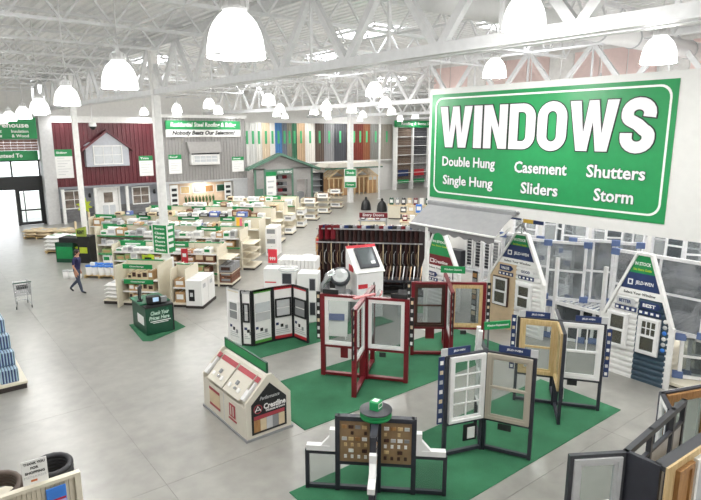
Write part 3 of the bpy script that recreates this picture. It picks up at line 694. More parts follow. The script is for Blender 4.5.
def wing(root, ang, L, H, m, zmid=.78, post=.07, base=True):
    """one leaf of a display: posts and rails, swung round the hub"""
    mb = MB()
    mb.box(.0, post, -post / 2, post / 2, 0, H); mb.box(L - post, L, -post / 2, post / 2, 0, H)
    mb.box(post, L - post, -post / 2, post / 2, H - .06, H); mb.box(post, L - post, -post / 2, post / 2, .03, .10)
    mb.box(post, L - post, -post / 2, post / 2, zmid - .05, zmid)
    return mb.build('wing_frame', m, root, None, None, (0, 0, R(ang)))
def strip(wg, x, y, z0, z1, m=DARK2, n=5, side=1, wd=.11):
    """hanging strip of small picture cards at the outer post"""
    B('info_strip', m, wg, x, x + wd, y - .012, y + .012, z0, z1)
    for k in range(n):
        h = (z1 - z0) / n
        for sg_ in (-1, 1): B('picture_card', [PAPER, LGREY, BEIGEC][k % 3], wg, x + .025, x + wd - .025, y + sg_ * .014 - .003, y + sg_ * .014 + .003, z0 + k * h + .04, z0 + k * h + h * .6)
def topper(wg, x, z, wd, m=NAVY, body='', tag_=True, tilt=0):
    B('topper_card', m, wg, x - wd / 2, x + wd / 2, -.012, .012, z, z + .14)
    if body:
        text(body, PAPER, wg, x, -.016, z + .07, wd * .5, .05, bold=.02)
        text(body, PAPER, wg, x, .016, z + .07, wd * .5, .05, bold=.02, rot=(0, 0, math.pi))
    if tag_: B('price_tag', LGREY, wg, x + wd / 2 + .005, x + wd / 2 + .14, -.014, .014, z - .02, z + .14)
def card(wg, x, z, m=INK, w_=.17, h_=.12, y=-.05): B('hanging_card', m, wg, x - w_ / 2, x + w_ / 2, y - .01, y + .01, z - h_, z)

# -- B burgundy four-leaf display
def mats_(name, x0, x1, y0, y1, lb):
    m = tag(MB().cbox(x0, x1, y0, y1, .002, .016, .01).build(name, CARPET), lb, 'mat'); return m
def carpet():
    m = bpy.data.materials.new('green_carpet'); m.use_nodes = True; nt = m.node_tree; b = nt.nodes['Principled BSDF']; geo = nt.nodes.new('ShaderNodeNewGeometry')
    n1 = nt.nodes.new('ShaderNodeTexNoise'); n1.inputs['Scale'].default_value = 60; n2 = nt.nodes.new('ShaderNodeTexNoise'); n2.inputs['Scale'].default_value = 1.2; n2.inputs['Detail'].default_value = 4
    for n in (n1, n2): nt.links.new(geo.outputs['Position'], n.inputs['Vector'])
    ad = nt.nodes.new('ShaderNodeMath'); ad.operation = 'ADD'; nt.links.new(n1.outputs['Fac'], ad.inputs[0]); nt.links.new(n2.outputs['Fac'], ad.inputs[1])
    rp = nt.nodes.new('ShaderNodeValToRGB'); rp.color_ramp.elements[0].color = lin((28, 88, 58)) + (1,); rp.color_ramp.elements[1].color = lin((56, 122, 86)) + (1,)
    hl = nt.nodes.new('ShaderNodeMath'); hl.operation = 'MULTIPLY'; hl.inputs[1].default_value = .5; nt.links.new(ad.outputs[0], hl.inputs[0])
    rp.color_ramp.elements[0].position = .35; rp.color_ramp.elements[1].position = .65
    nt.links.new(hl.outputs[0], rp.inputs['Fac']); nt.links.new(rp.outputs['Color'], b.inputs['Base Color']); b.inputs['Roughness'].default_value = .95
    bn = nt.nodes.new('ShaderNodeBump'); bn.inputs['Strength'].default_value = .4; bn.inputs['Distance'].default_value = .01; nt.links.new(n1.outputs['Fac'], bn.inputs['Height']); nt.links.new(bn.outputs['Normal'], b.inputs['Normal'])
    return m
CARPET = carpet()
mats_('floor_mat', 6.3, 13.9, 9.6, 12.1, 'long green carpet mat under the two burgundy window displays')
mats_('floor_mat', 4.85, 12.66, 5.78, 7.95, 'green carpet mat under the black framed window displays in front')
mats_('floor_mat', 7.3, 12.8, 13.8, 15.45, 'green carpet mat under the folding black paneled screen')
MZ = .016
def hubpost(root, H, m, r=.06): MB().tube([(0, 0, 0), (0, 0, H)], r, 10).build('hub_post', m, root)

db = E('window_display', 'burgundy four-leaf window display nearer the white Crestline kiosk', 'window display', (9.03, 10.87, MZ), 0, 'leaf window displays')
hubpost(db, 2.22, BURG)
for i, a in enumerate((128, 218, 308, 38)):
    wg = wing(db, a, 1.17, 2.25, BURG, .86, .115)
    window(wg, .1, 1.06, .87, 2.19, VINYL, 'fixed' if i != 3 else 'double', glass=GLASSD if i == 2 else None)
    if i in (0, 1): card(wg, .55, .80, BURG, .2, .3)
    if i == 2: card(wg, .5, .78, INK)
    strip(wg, 1.18, 0, 1.0, 2.3, INK, 6)
    topper(wg, .9, 2.23, .42, INK, '', False) if i in (0, 2) else None
B('top_brace', mat('pale_red', (206, 120, 122), .5), db, -.35, .35, -.05, .05, 2.23, 2.27)
dc = E('window_display', 'burgundy four-leaf window display farther back beside the tan tower', 'window display', (11.95, 10.62, MZ), 0, 'leaf window displays')
hubpost(dc, 2.2, BURG)
for i, a in enumerate((140, 228, 318, 48)):
    wg = wing(dc, a, 1.06, 2.2, BURG, .86, .1)
    window(wg, .08, .99, .87, 2.14, BROWNW if i == 0 else (PINE if i == 2 else VINYL), 'double' if i == 0 else 'fixed', glass=GLASSD, fw=.07)
    if i == 0: card(wg, .5, .78, BURG, .26, .3)
    if i == 2: card(wg, .45, .78, INK)
    strip(wg, 1.08, 0, 1.0, 2.2, INK, 6)
tg = E('green_placard', 'green placard on a thin pole above the rear burgundy display', 'sign', (12.25, 10.75, 2.21), -50)
MB().tube([(0, 0, 0), (0, 0, .3)], .015, 6).build('pole', DARK, tg); B('board', GREEN, tg, -.35, .35, -.02, .02, .2, .4); text('Window Options', PAPER, tg, 0, -.025, .3, .5, .07)
# -- D black display, white and taupe windows
dd = E('window_display', 'black framed display with white grid window and taupe window', 'window display', (8.74, 6.73, MZ), 0, 'leaf window displays')
hubpost(dd, 2.18, DARK2, .05)
wg = wing(dd, 162, .92, 2.15, DARK2, .72)
window(wg, .05, .84, .74, 2.12, VINYL, 'double', grid=(2, 2, 2, 2), y=.06)
card(wg, .35, .66, INK, .3, .35, .08); B('leaflet', PAPER, wg, .25, .42, .10, .11, .36, .6)
strip(wg, .95, .02, .75, 2.15, NAVY, 7, wd=.12); topper(wg, .62, 2.16, .5, NAVY, 'JELD-WEN')
wg = wing(dd, -64, .98, 2.15, DARK2, .72)
window(wg, .05, .91, .74, 2.12, TANV, 'double', y=-.06, fw=.07)
card(wg, .45, .68, INK, .26, .13, -.08); topper(wg, .55, 2.16, .6, NAVY, 'JELD-WEN')
wg = wing(dd, 48, .92, 2.15, DARK2, .72); window(wg, .08, .86, .74, 2.1, VINYL, 'double', grid=(2, 1, 2, 1))
for q in (.25, .5): MB().bar((q, .1, 2.1), (q + .2, .1, 1.7), .05, .08).bar((q, .1, 2.1), (q - .12, .1, 2.5), .05, .08).build('corner_sample', VINYL, wg)
gp = E('green_placard', 'green placard on a pole behind the white grid window display', 'sign', (9.55, 7.32, 0), -26)
MB().tube([(0, 0, MZ), (0, 0, 2.45)], .02, 8).build('pole', DARK, gp); B('board', GREEN, gp, -.1, .5, -.02, .02, 2.25, 2.42); text('Window Replacement', PAPER, gp, .2, -.025, 2.335, .5, .06)
# -- E black display, pine and white windows
de = E('window_display', 'black framed display with pine window and white window on the right', 'window display', (11.62, 6.89, MZ), 0, 'leaf window displays')
hubpost(de, 2.14, DARK2, .05)
wg = wing(de, 124, .95, 2.12, DARK2, .74); window(wg, .05, .88, .76, 2.1, PINE, 'double', y=.05, fw=.09, inner=PINE)
topper(wg, .5, 2.13, .55, NAVY, 'JELD-WEN'); strip(wg, .97, 0, .8, 2.15, NAVY, 7)
wg = wing(de, 218, .97, 2.12, DARK2, .74); window(wg, .06, .9, .76, 2.1, PINE, 'fixed', y=-.04, fw=.09); card(wg, .4, .7, INK, .3, .35, .1); B('leaflet', PAPER, wg, .3, .48, .12, .13, .4, .64)
wg = wing(de, -54, 1.0, 2.12, DARK2, .74); window(wg, .05, .93, .76, 2.1, VINYL, 'double', grid=(3, 1, 0, 0), y=-.05, fw=.08)
topper(wg, .6, 2.13, .55, NAVY, 'JELD-WEN'); strip(wg, 1.01, 0, .85, 2.0, NAVY, 6); card(wg, .35, .7, INK, .22, .12, -.06)
wg = wing(de, 38, .9, 2.12, DARK2, .74); window(wg, .06, .84, .76, 2.1, VINYL, 'double')
# -- F low corner-sample carousel with round top
df = E('sample_carousel', 'low black four-leaf carousel of frame corner samples under a round black top', 'sample carousel', (6.09, 7.0, MZ), 0)
hubpost(df, 1.45, DARK2, .07)
COPP = mat('sample_board_tan', (150, 124, 92), .6, var=.12)
for i, a in enumerate((136, 226, 316, 46)):
    mb = MB(); L1, L2, H1, H2 = .68, 1.24, 1.47, .78
    for x in (.06, L1): mb.box(x - .042, x + .042, -.045, .045, 0, H1)
    mb.box(L2 - .04, L2 + .03, -.035, .035, 0, H2); mb.box(.06, L2, -.035, .035, .02, .09); mb.box(L1, L2, -.04, .04, H2 - .07, H2); mb.box(.06, L1, -.06, .06, H1 - .08, H1); mb.box(.1, L1, -.03, .03, .52, .58)
    wg = mb.build('wing_frame', DARK2, df, None, None, (0, 0, R(a)))
    B('sample_board', COPP, wg, .1, L1 - .04, -.022, .022, .58, 1.38)
    for sg_ in (-1, 1):
        for r_ in range(6):
            for q in range(4):
                m = [PAPER, OAK, BROWNW, LGREY, PINE, GREY][(r_ * 2 + (q * q if r_ % 2 else 0) + i) % 6]
                if r_ in (1, 4) and q % 2: continue
                B('sample_chip', m, wg, .15 + q * .12, .15 + q * .12 + (.09 if r_ % 2 else .05), sg_ * .03 - .012, sg_ * .03 + .012, .66 + r_ * .115, .66 + r_ * .115 + .06)
    mb = MB(); mb.box(L1 + .04, L2, -.06, .06, H2, H2 + .1); mb.box(L1 + .04, L1 + .14, -.06, .06, H2 + .1, H2 + .42); mb.prism([(L1 + .14, H2 + .1), (L1 + .3, H2 + .1), (L1 + .14, H2 + .28)], -.05, .05)
    mb.build('corner_sample', VINYL, wg)
    B('clear_guard', GLASS, wg, L1 + .05, L2 - .05, -.005, .005, .1, H2 - .08)
MB().lathe([(.0, 1.47), (.27, 1.47), (.28, 1.49), (.28, 1.52), (.27, 1.535), (.28, 1.54), (.28, 1.58), (.27, 1.59), (0, 1.59)], 40).build('green_drum', GREEN, df)
MB().lathe([(0, 1.59), (.285, 1.59), (.29, 1.60), (.285, 1.62), (0, 1.62)], 40).build('round_top', DARK, df)
gx = tag(MB().cbox(-.09, .09, -.09, .09, 0, .16, .015).build('leaflet_box', mat('bright_green', (40, 160, 96), .5), None, None, (6.09, 7.0, MZ + 1.62), (0, 0, R(20))), 'small bright green cube box on the round black top of the carousel', 'box')
MB().ring(-.07, .07, .04, .13, -.093, -.088, .012).build('white_print', PAPER, gx); B('lid_print', PAPER, gx, -.05, .05, -.05, .05, .16, .163)

# -- G dark display in the right foreground
dg_ = E('window_display', 'large dark grey display with window and timber door samples cropped at right edge', 'window display', (7.3, 3.22, 0), 0, 'leaf window displays')
wg = wing(dg_, 148, .8, 2.15, DARK, 1.15); window(wg, .06, .74, 1.2, 2.1, LGREY, 'fixed', y=.03, fw=.06)
H = 2.15
# box bay between two long sides; the long side runs to the right
mb = MB(); mb.box(0, .07, -.46, 0, 0, H); mb.build('end_panel', DARK2, dg_)
g2 = mb = MB(); mb.box(0, 2.3, -.04, .04, H - .09, H); mb.box(0, 2.3, -.03, .03, 1.75, 1.79); mb.box(0, 2.3, -.03, .03, .05, .12)
for x in (.035, .9, 1.8, 2.27): mb.box(x - .035, x + .035, -.035, .035, 0, H)
bk = mb.build('back_frame', DARK, dg_, None, None, (0, 0, R(4)))
for x in (.1, .97, 1.87): B('glass_sheet', LGREY, bk, x, x + .4 + .3 * (x < 1.5), -.01, .01, .12, 1.74)
mb = MB(); mb.box(.07, 2.6, -.62, -.46, H - .06, H); mb.box(0, 2.6, -.62, -.6, 0, H)
fr = MB().box(0, 2.7, -.1, .06, H - .07, H).build('front_frame', DARK, dg_, None, (.03, -.42, 0), (0, 0, R(-3)))
B('side_board', PINE, fr, .0, 2.7, -.13, -.1, .02, H); 
for k in range(5):
    x = .22 + k * .5; m = [OAK, PAPER, OAK, BROWNW, OAK][k]
    MB().ring(x, x + .42, .1, 2.05, -.19, -.13, .07).build('door_sample', m, fr); B('door_infill', [OAK, PALE, BROWNW, OAK, PALE][k], fr, x + .07, x + .35, -.16, -.14, .17, 1.98)
dh = E('window_display', 'dark frame with white and wood window corners behind the foreground display', 'window display', (9.55, 3.72, 0), 0, 'leaf window displays')
hubpost(dh, 2.15, DARK2, .05)
wg = wing(dh, -20, 1.1, 2.15, DARK2, .8); window(wg, .06, 1.05, .82, 2.12, VINYL, 'fixed', y=.05); window(wg, .06, 1.05, .82, 2.12, OAK, 'fixed', y=-.05, fw=.1)
wg = wing(dh, 215, .6, 2.15, DARK2, .8); window(wg, .06, .55, .82, 2.12, VINYL, 'fixed')
gl = E('leaflet_stand', 'small white and green leaflet box beside the foreground display', 'leaflet box', (6.45, 3.05, 0), -20)
B('post', DARK, gl, -.04, .04, -.04, .04, 0, 1.55); MB().prism([(-.1, 1.55), (.1, 1.55), (.1, 1.78), (-.1, 1.7)], -.18, .18, plane='yz').build('tray', PAPER, gl); B('green_print', GREEN, gl, -.1, .1, -.105, -.1, 1.57, 1.68)

# -- A folding screen of black framed panels
scn = E('folding_screen', 'zigzag folding screen of black framed white window sample panels', 'display screen', (0, 0, MZ), 0)
pts = [(7.5, 15.62), (7.63, 15.02), (7.86, 14.74), (8.56, 14.74), (9.24, 14.62), (9.32, 13.9)]
for i, (p, q) in enumerate(zip(pts, pts[1:])):
    dx, dy = q[0] - p[0], q[1] - p[1]; L = math.hypot(dx, dy); Hs = 1.74
    pn = MB().ring(0, L, 0, Hs, -.03, .03, .06).build('panel_frame', VINYL if i == 0 else INK, scn, None, (p[0], p[1], 0), (0, 0, math.atan2(dy, dx)))
    B('panel_board', PAPER, pn, .045, L - .045, -.012, .012, .045, Hs - .045)
    hm = [CREAM, LGREY, mat('fresh_green', (96, 168, 74), .5), REDS, REDS][i]
    B('panel_header', hm, pn, .045, L - .045, -.03, .03, Hs - .1, Hs)
    if i >= 2: B('panel_footer', hm, pn, .05, L - .05, -.02, .02, .045, .15)
    if i != 2:
        a, b = .08, L - .08
        MB().ring(a, b, .75, 1.35, -.05, -.01, .045).build('mini_window', INK if i >= 1 else VINYL, pn)
        B('mini_pane', GREY if i in (0, 4) else LGREY, pn, a + .05, b - .05, -.03, -.02, 1.07, 1.3); B('mini_pane', GREY if i in (0, 4) else LGREY, pn, a + .05, b - .05, -.035, -.025, .8, 1.03)
    else:
        B('mini_pane', LGREY, pn, .1, L - .1, -.03, -.012, .75, 1.0); B('mini_pane', PALE, pn, .1, L - .1, -.03, -.012, 1.03, 1.32)
    for k in range(3): B('print', [NAVY, INK, GREY][k], pn, .1 + k * L * .22, .1 + k * L * .22 + .09, -.02, -.012, .5 - .08 * k, .58 - .06 * k)
    for k in range(3): B('print', LGREY, pn, .1, L - .1 - k * .06, -.02, -.012, .22 + k * .06, .245 + k * .06)

# ================================================================== CRESTLINE KIOSK
kx0, kx1, ky0, ky1 = 5.07, 6.16, 9.93, 12.05
kk = E('display_kiosk', 'white house-shaped Crestline window kiosk on the open floor', 'kiosk', (kx0, ky0, 0))
KW = mat('kiosk_white', (216, 211, 198), .5, var=.02); W, D = kx1 - kx0, ky1 - ky0
B('plinth', GREY, kk, -.03, W + .03, -.03, D + .03, 0, .05)
B('body', KW, kk, 0, W, 0, D, .05, .74)
for y0, nm in ((0, 'front'), (D - .06, 'rear')):
    MB().prism([(0, .74), (W, .74), (W, .86), (.64, 1.38), (.52, 1.38), (0, .86)], y0, y0 + .06).build('gable_board', KW, kk)
MB().prism([(.06, .7), (W - .06, .7), (W - .06, .84), (.64, 1.3), (.54, 1.3)], .06, D - .06).build('sloped_core', KW, kk)
PK = mat('muted_red', (168, 62, 72), .5)
for k in range(2):
    y0 = .3 + k * .8; M_ = Matrix.Translation((.02, y0, .80)) @ Matrix.Rotation(R(-44), 4, 'Y')
    o = MB().box(0, .66, 0, .74, .03, .06, M=M_).build('sloped_panel', KW, kk); o2 = MB().box(.52, .64, .01, .73, .06, .066, M=M_).build('red_band', PK, kk)
    for q in range(3): MB().cbox(.12 + .12 * (q % 2), .22 + .12 * (q % 2), .15 + q * .2, .25 + q * .2, .06, .09, .01, M=M_).build('hardware_sample', [PAPER, GREY, PAPER][q], kk)
    MB().cbox(.14, .2, .3, .36, .06, .12, .01, M=M_).build('window_handle', CHROME, kk)
for y0 in (.1, 1.9):
    M_ = Matrix.Translation((.02, y0, .80)) @ Matrix.Rotation(R(-44), 4, 'Y'); MB().box(.06, .3, 0.02, .14, .03, .1, M=M_).box(.3, .5, .02, .07, .03, .1, M=M_).build('frame_corner_sample', VINYL, kk); MB().box(.52, .64, 0, .16, .06, .066, M=M_).build('red_band', PK, kk)
MB().ring(.12, D - .02, 1.36, 1.6, -.02, .02, .025).build('header_frame', GREEND, kk, None, (.6, 0, 0), (0, 0, R(90)))
B('header_board', GREEN, kk, .59, .61, .14, D - .04, 1.38, 1.58)
# front poster
MB().prism([(.12, .12), (W - .12, .12), (W - .12, .8), (.57, 1.2), (.12, .8)], -.012, -.002).build('poster', INK, kk, 'black house-shaped poster')
text('Crestline', PAPER, kk, .68, -.016, .70, .54, .13, bold=.03); text('Windows & Doors', PAPER, kk, .69, -.016, .60, .48, .055, bold=.02)
text('Performance', LGREY, kk, .56, -.016, .90, .48, .08, bold=.0, shear=.4)
MB().lathe([(.10, 0), (.10, .008), (.085, .008), (.085, 0)], 20).build('emblem', PK, kk, None, (.27, -.012, .68), (R(90), 0, 0))
MB().bar((.2, -.016, .62), (.27, -.016, .75), .012).bar((.34, -.016, .62), (.27, -.016, .75), .012).bar((.2, -.016, .66), (.34, -.016, .66), .012).build('emblem_print', PAPER, kk)
B('poster_strip', PK, kk, .17, W - .17, -.016, -.012, .45, .53)
for k in range(5): B('poster_photo', [OAK, BEIGEC, LGREY, GREY, BEIGEC][k], kk, .17 + k * .15, .17 + k * .15 + .146, -.016, -.012, .17, .44)
# left face posters
for y0, y1, z0, z1, m in ((1.25, 1.78, .2, .64, BEIGEC),):
    B('side_poster', m, kk, -.006, 0, y0, y1, z0, z1); B('side_poster_top', PK, kk, -.009, 0, y0, y1, z1 - .06, z1); B('side_poster_foot', PK, kk, -.009, 0, y0, y1, z0, z0 + .06)
B('side_logo', PK, kk, -.008, 0, .5, .78, .32, .62); B('side_logo_text', PK, kk, -.008, 0, .45, .82, .24, .28)
for yy in (.57, .68): B('side_logo_print', KW, kk, -.011, 0, yy, yy + .04, .36, .58)
B('corner_seam', LGREY, kk, -.004, 0, 1.04, 1.06, .05, .74)

# ================================================================== GREEN SERVICE DESK
gd = E('service_desk', 'dark green lettered price-check desk on the concrete floor', 'desk', (5.62, 17.62, 0))
W, D = .9, 1.3
B('body', GREEND, gd, 0, W, 0, D, .04, .95); B('kick', INK, gd, .04, W - .02, .04, D, 0, .04)
MB().cbox(-.06, W + .03, .3, D + .05, .95, 1.0, .01).build('counter', mat('counter_green', (34, 104, 74), .4), gd)
B('front_ledge', INK, gd, .0, W, -.02, .3, .9, .96); B('corner_strip', INK, gd, W - .03, W + .012, -.012, .0, .04, .95)
LT = mat('pale_green_ink', (196, 222, 208), .5)
text('Check Your', LT, gd, .46, -.01, .72, .6, .13, bold=.03, shear=.25); text('Prices Here', LT, gd, .43, -.01, .56, .66, .13, bold=.03, shear=.25)
B('print_line', PAPER, gd, .14, .8, -.008, 0, .43, .455); B('print_line', PAPER, gd, .22, .72, -.008, 0, .38, .40)
B('side_print', PAPER, gd, -.006, 0, .2, .8, .3, .6)
tag(MB().prism([(5.52, 19.1), (5.36, 17.25), (5.6, 17.1), (6.95, 17.75), (6.9, 19.3)], .002, .014, plane='xy').build('floor_mat', CARPET), 'small green mat under the dark green service desk', 'mat')
mo = E('scanner_terminal', 'black price scanner terminal with pale screen on the green desk', 'terminal', (5.98, 17.9, .96), -10)
MB().cbox(-.2, .22, -.12, .14, .04, .26, .02).build('housing', INK, mo); B('screen', mat('pale_screen', (170, 200, 226), .3, emit=.35), mo, -.02, .16, -.128, -.12, .09, .23); B('keypad', GREY, mo, .24, .42, -.1, .1, .04, .2)
mp = E('monitor', 'thin black flat monitor seen edge-on at the back of the green desk', 'monitor', (5.72, 18.35, 1.0), 62)
MB().cbox(-.24, .24, -.02, .02, .12, .52, .015).build('screen_case', INK, mp); B('stand', INK, mp, -.03, .03, -.03, .03, .02, .14); B('foot', INK, mp, -.12, .12, -.08, .08, 0, .02)

# ================================================================== TOWERS AND RACKS on the right
SIDW = mat('white_lap', (236, 236, 234), .5); SIDB = mat('blue_grey_lap', (52, 74, 90), .5); TANP = mat('tan_panel', (214, 192, 158), .6)
def tower(X, yl, yr, zsh_l, zsh_r, tl, tr, zt, label, left, right, words, zs=(2.22, 2.42, 2.86)):
    """gable-topped sample tower facing -x; y positions are world, left is larger y"""
    t = E('sample_tower', label, 'display tower', (X, 0, 0), -90)
    xl, xr, xtl, xtr = -yl, -yr, -tl, -tr
    outline = [(xl, 0), (xr, 0), (xr, zsh_r), (xtr, zt), (xtl, zt), (xl, zsh_l)]
    MB().prism(outline, .09, .2).build('backing', WHITE, t)
    xm = (xl + xr) / 2 + .02; zb, z1, z2 = zs; zg = (z2 + zt) / 2
    def xs_at(z):  # left and right limits at height z
        a = xl if z <= zsh_l else xl + (xtl - xl) * (z - zsh_l) / (zt - zsh_l); b = xr if z <= zsh_r else xr + (xtr - xr) * (z - zsh_r) / (zt - zsh_r); return a + .05, b - .05
    z = 0.0
    while z < zb - .02:
        zt2 = min(z + .15, zb); a, b = xs_at(zt2)
        for m, p, q in ((left, a, xm), (right, xm, b)):
            if m is TANP: continue
            if q - p > .05: MB().prism([(0, z), (.09, z), (.09, zt2), (.07, zt2), (0, z + (zt2 - z) * .5)], p, q, plane='yz').build('lap_board', m, t)
        z += .15
    if left is TANP:
        a0, _ = xs_at(0); a1, _ = xs_at(zb); MB().prism([(a0, 0), (xm, 0), (xm, zb), (a1, zb), (a0, zsh_l)], .0, .09).build('tan_panel', TANP, t)
    a, b = xs_at(zb); c, d = xs_at(z1); e, f = xs_at(z2); g_, h = xs_at(zt - .03)
    MB().prism([(a, zb), (b, zb), (d, z1), (c, z1)], .0, .09).build('title_band', PAPER, t)
    MB().prism([(c, z1), (d, z1), (f, z2), (e, z2)], .0, .09).build('brand_band', words[5], t)
    MB().prism([(e, z2), (f, z2), (h, zt - .03), (g_, zt - .03)], .0, .09).build('green_band', GREEN, t)
    text('Select Your Window', INK, t, (a + b) / 2, -.004, (zb + z1) / 2, (b - a) * .7, .07, bold=.02)
    cx = (e + f) / 2
    text(words[0], PAPER, t, cx + .08, -.004, (z1 + z2) / 2 - .04, (d - c) * .45, .12, bold=.02)
    MB().ring(c + (d - c) * .17, c + (d - c) * .3, (z1 + z2) / 2 - .11, (z1 + z2) / 2 + .04, -.004, 0, .03).build('brand_logo', PAPER, t)
    text(words[1], PAPER, t, cx, -.004, zg, (f - e) * .62, .09, bold=.03); text(words[2], LIME, t, cx, -.004, zg - .15, (f - e) * .7, .06, bold=.02)
    for i, (wd_, x) in enumerate(((words[3], (xs_at(zb - .1)[0] + xm) / 2), (words[4], (xs_at(zb - .1)[1] + xm) / 2))):
        m = [NAVY, PAPER][i] if words[4] == 'GOOD' else [LGREY, NAVY][i]
        zp = zb - .24
        MB().prism([(x - .24, zp), (x + .18, zp), (x + .27, zp + .09), (x + .18, zp + .18), (x - .24, zp + .18)], -.035, -.005).build('grade_plate', m, t)
        text(wd_, PAPER if m is NAVY else NAVY, t, x - .02, -.04, zp + .09, .32, .09, bold=.03)
        B('feature_strip', NAVY, t, x - .28, x + .28, -.03, 0, zp - .16, zp - .05)
        for k in range(4): B('feature_dot', PAPER, t, x - .25 + k * .14, x - .18 + k * .14, -.033, -.03, zp - .135, zp - .075)
    for p0, p1 in (((xr, 0), (xr, zsh_r)), ((xr, zsh_r), (xtr, zt)), ((xtr, zt), (xtl, zt)), ((xtl, zt), (xl, zsh_l)), ((xl, zsh_l), (xl, 0))):
        MB().bar((p0[0], .05, p0[1]), (p1[0], .05, p1[1]), .16, .07).build('edge_trim', WHITE, t)
    return t, xm
t2, xm = tower(14.6, 7.4, 5.66, 1.6, 1.62, 6.66, 6.3, 3.36, 'tower of white and blue-grey siding reading BETTER and BEST', SIDW, SIDB, ('JELD-WEN', 'IN STOCK', 'See Store Guide', 'BETTER', 'BEST', NAVY))
def tower_window(t, x0, x1, z0, z1, m, grid=(0, 0, 0, 0), inner=None):
    r_ = MB().ring(x0 - .03, x1 + .03, z0 - .03, z1 + .03, -.07, 0, .035).build('window', m, t)
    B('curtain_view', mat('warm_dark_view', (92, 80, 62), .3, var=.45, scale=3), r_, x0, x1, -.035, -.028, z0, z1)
    window(r_, x0, x1, z0, z1, inner or m, 'double', y=-.07, th=.05, fw=.03, grid=grid)
tower_window(t2, -7.24, -6.74, .8, 1.72, VINYL, (0, 0, 0, 0)); tower_window(t2, -6.42, -5.93, .82, 1.74, VINYL, (3, 2, 0, 0))
for k in range(6): MB().lathe([(.055, 0), (.055, .01), (.0, .012)], 14).build('round_badge', [PAPER, LGREY, BLUE][k % 3], t2, None, (-5.8, -.002, 1.75 - k * .15), (R(90), 0, 0))
t1, xm = tower(15.2, 11.74, 9.68, 1.72, 1.75, 10.78, 10.38, 3.25, 'tower with tan left half and white siding reading GOOD', TANP, SIDW, ('JELD-WEN', 'IN STOCK', 'See Store Guide', 'VALUE', 'GOOD', NAVY))
tower_window(t1, -11.5, -10.95, .8, 1.72, BROWNW, inner=VINYL); tower_window(t1, -10.6, -10.08, .85, 1.66, VINYL)
t0, xm = tower(15.3, 14.9, 13.2, 1.45, 1.4, 14.35, 14.05, 2.95, 'green and burgundy topped tower beneath the awning', SIDW, SIDW, ('Crestline', 'IN STOCK', 'See Store Guide', 'VALUE', 'GOOD', BURG), (1.35, 1.55, 1.95))
# card strips beside towers
cs = E('card_rack', 'narrow dark rack of picture cards left of the tan tower', 'card rack', (14.9, 12.1, 0), -90)
B('back', INK, cs, -.1, .1, 0, .03, 0, 1.8)
for k in range(8): B('picture_card', [BEIGEC, PAPER, GREY, OAK][k % 4], cs, -.08, .08, -.01, 0, .26 + k * .19, .40 + k * .19)
# shutters and white windows row under the awning
sd = E('shutter_display', 'row of white framed dark shutters on a ledge under the awning', 'shutter display', (16.5, 0, 0), -90)
B('ledge', LGREY, sd, -14.6, -12.0, -.3, .3, 1.3, 1.4); B('back_board', WALLP, sd, -14.6, -12.0, .25, .3, 1.4, 2.9)
for k in range(5):
    x = -13.85 + k * .4
    MB().ring(x, x + .34, 1.42, 2.6, -.05, .05, .06).build('shutter_frame', VINYL, sd)
    for q in range(9): MB().box(x + .06, x + .28, -.02, .02, 1.52 + q * .115, 1.6 + q * .115).build('louvre', DARK if k != 3 else GREY, sd)
MB().box(-14.55, -13.95, -.2, .1, 1.4, 2.0).build('sample_case', DARK, sd)
for x in (-14.5, -12.1): B('leg', GREY, sd, x - .05, x + .05, -.2, .2, 0, 1.3)

# stock windows
GUARD = mat('blue_cardboard', (92, 112, 156), .7, var=.1)
def stock_window(loc, rz, w_, h_, tilt, label, film=True, bars=0, group='wrapped stock windows', glass=None, guards=True):
    o = E('boxed_window', label, 'window', loc, rz, group); o.rotation_euler = (R(tilt), 0, R(rz)); o.location.z += .13 if (abs(loc[2] - .02) < .001 and loc[1] < 7.3 and loc[0] < 18.4) else 0
    MB().ring(-w_ / 2, w_ / 2, 0, h_, -.05, .05, .085).build('frame', VINYL, o)
    B('pane', glass or GLASSD, o, -w_ / 2 + .08, w_ / 2 - .08, -.006, .006, .08, h_ - .08)
    B('meeting_rail', VINYL, o, -w_ / 2 + .08, w_ / 2 - .08, -.03, .03, h_ * .5 - .03, h_ * .5 + .03)
    for k in range(bars): xx = -w_ / 2 + w_ * (k + 1) / (bars + 1); B('mullion', VINYL, o, xx - .03, xx + .03, -.04, .04, .08, h_ - .08)
    if guards:
        for sx in (-1, 1):
            for z in (-.01, h_ - .17): B('corner_guard', GUARD, o, sx * (w_ / 2) - .12 + (.0 if sx < 0 else -.0), sx * (w_ / 2) + .12, -.07, .07, z, z + .18)
    if film:
        mb = MB(); nx, nz = 8, 8; vv = []; ff = []
        for sgn in (-1, 1):
            b0 = len(vv)
            for i in range(nz + 1):
                for j in range(nx + 1): vv.append((-w_ / 2 - .01 + (w_ + .02) * j / nx, sgn * (.06 + .012 * math.sin(i * 2.1 + j * 1.7 + loc[1])), (h_ + .01) * i / nz))
            for i in range(nz):
                for j in range(nx): a = b0 + i * (nx + 1) + j; ff.append((a, a + 1, a + nx + 2, a + nx + 1))
        mb.add(vv, ff, 0, True).build('plastic_wrap', FILM, o)
    return o
def rack(x0, x1, y0, y1, z, label, top=3.2):
    r_ = E('steel_rack', label, 'rack', (0, 0, 0))
    for x in (x0, x1):
        for y in (y0, y1):
            B('upright', STEELW, r_, x - .05, x + .05, y - .05, y + .05, 0, top)
    for x in (x0, x1): B('beam', STEELW, r_, x - .04, x + .04, y0, y1, z - .12, z - .02)
    for y in (y0, y1): B('cross_beam', STEELW, r_, x0, x1, y - .04, y + .04, z - .12, z - .03)
    n = int((y1 - y0) / .16)
    for k in range(n): B('deck_slat', LGREY, r_, x0, x1, y0 + .04 + k * .16, y0 + .13 + k * .16, z - .02, z)
    return r_
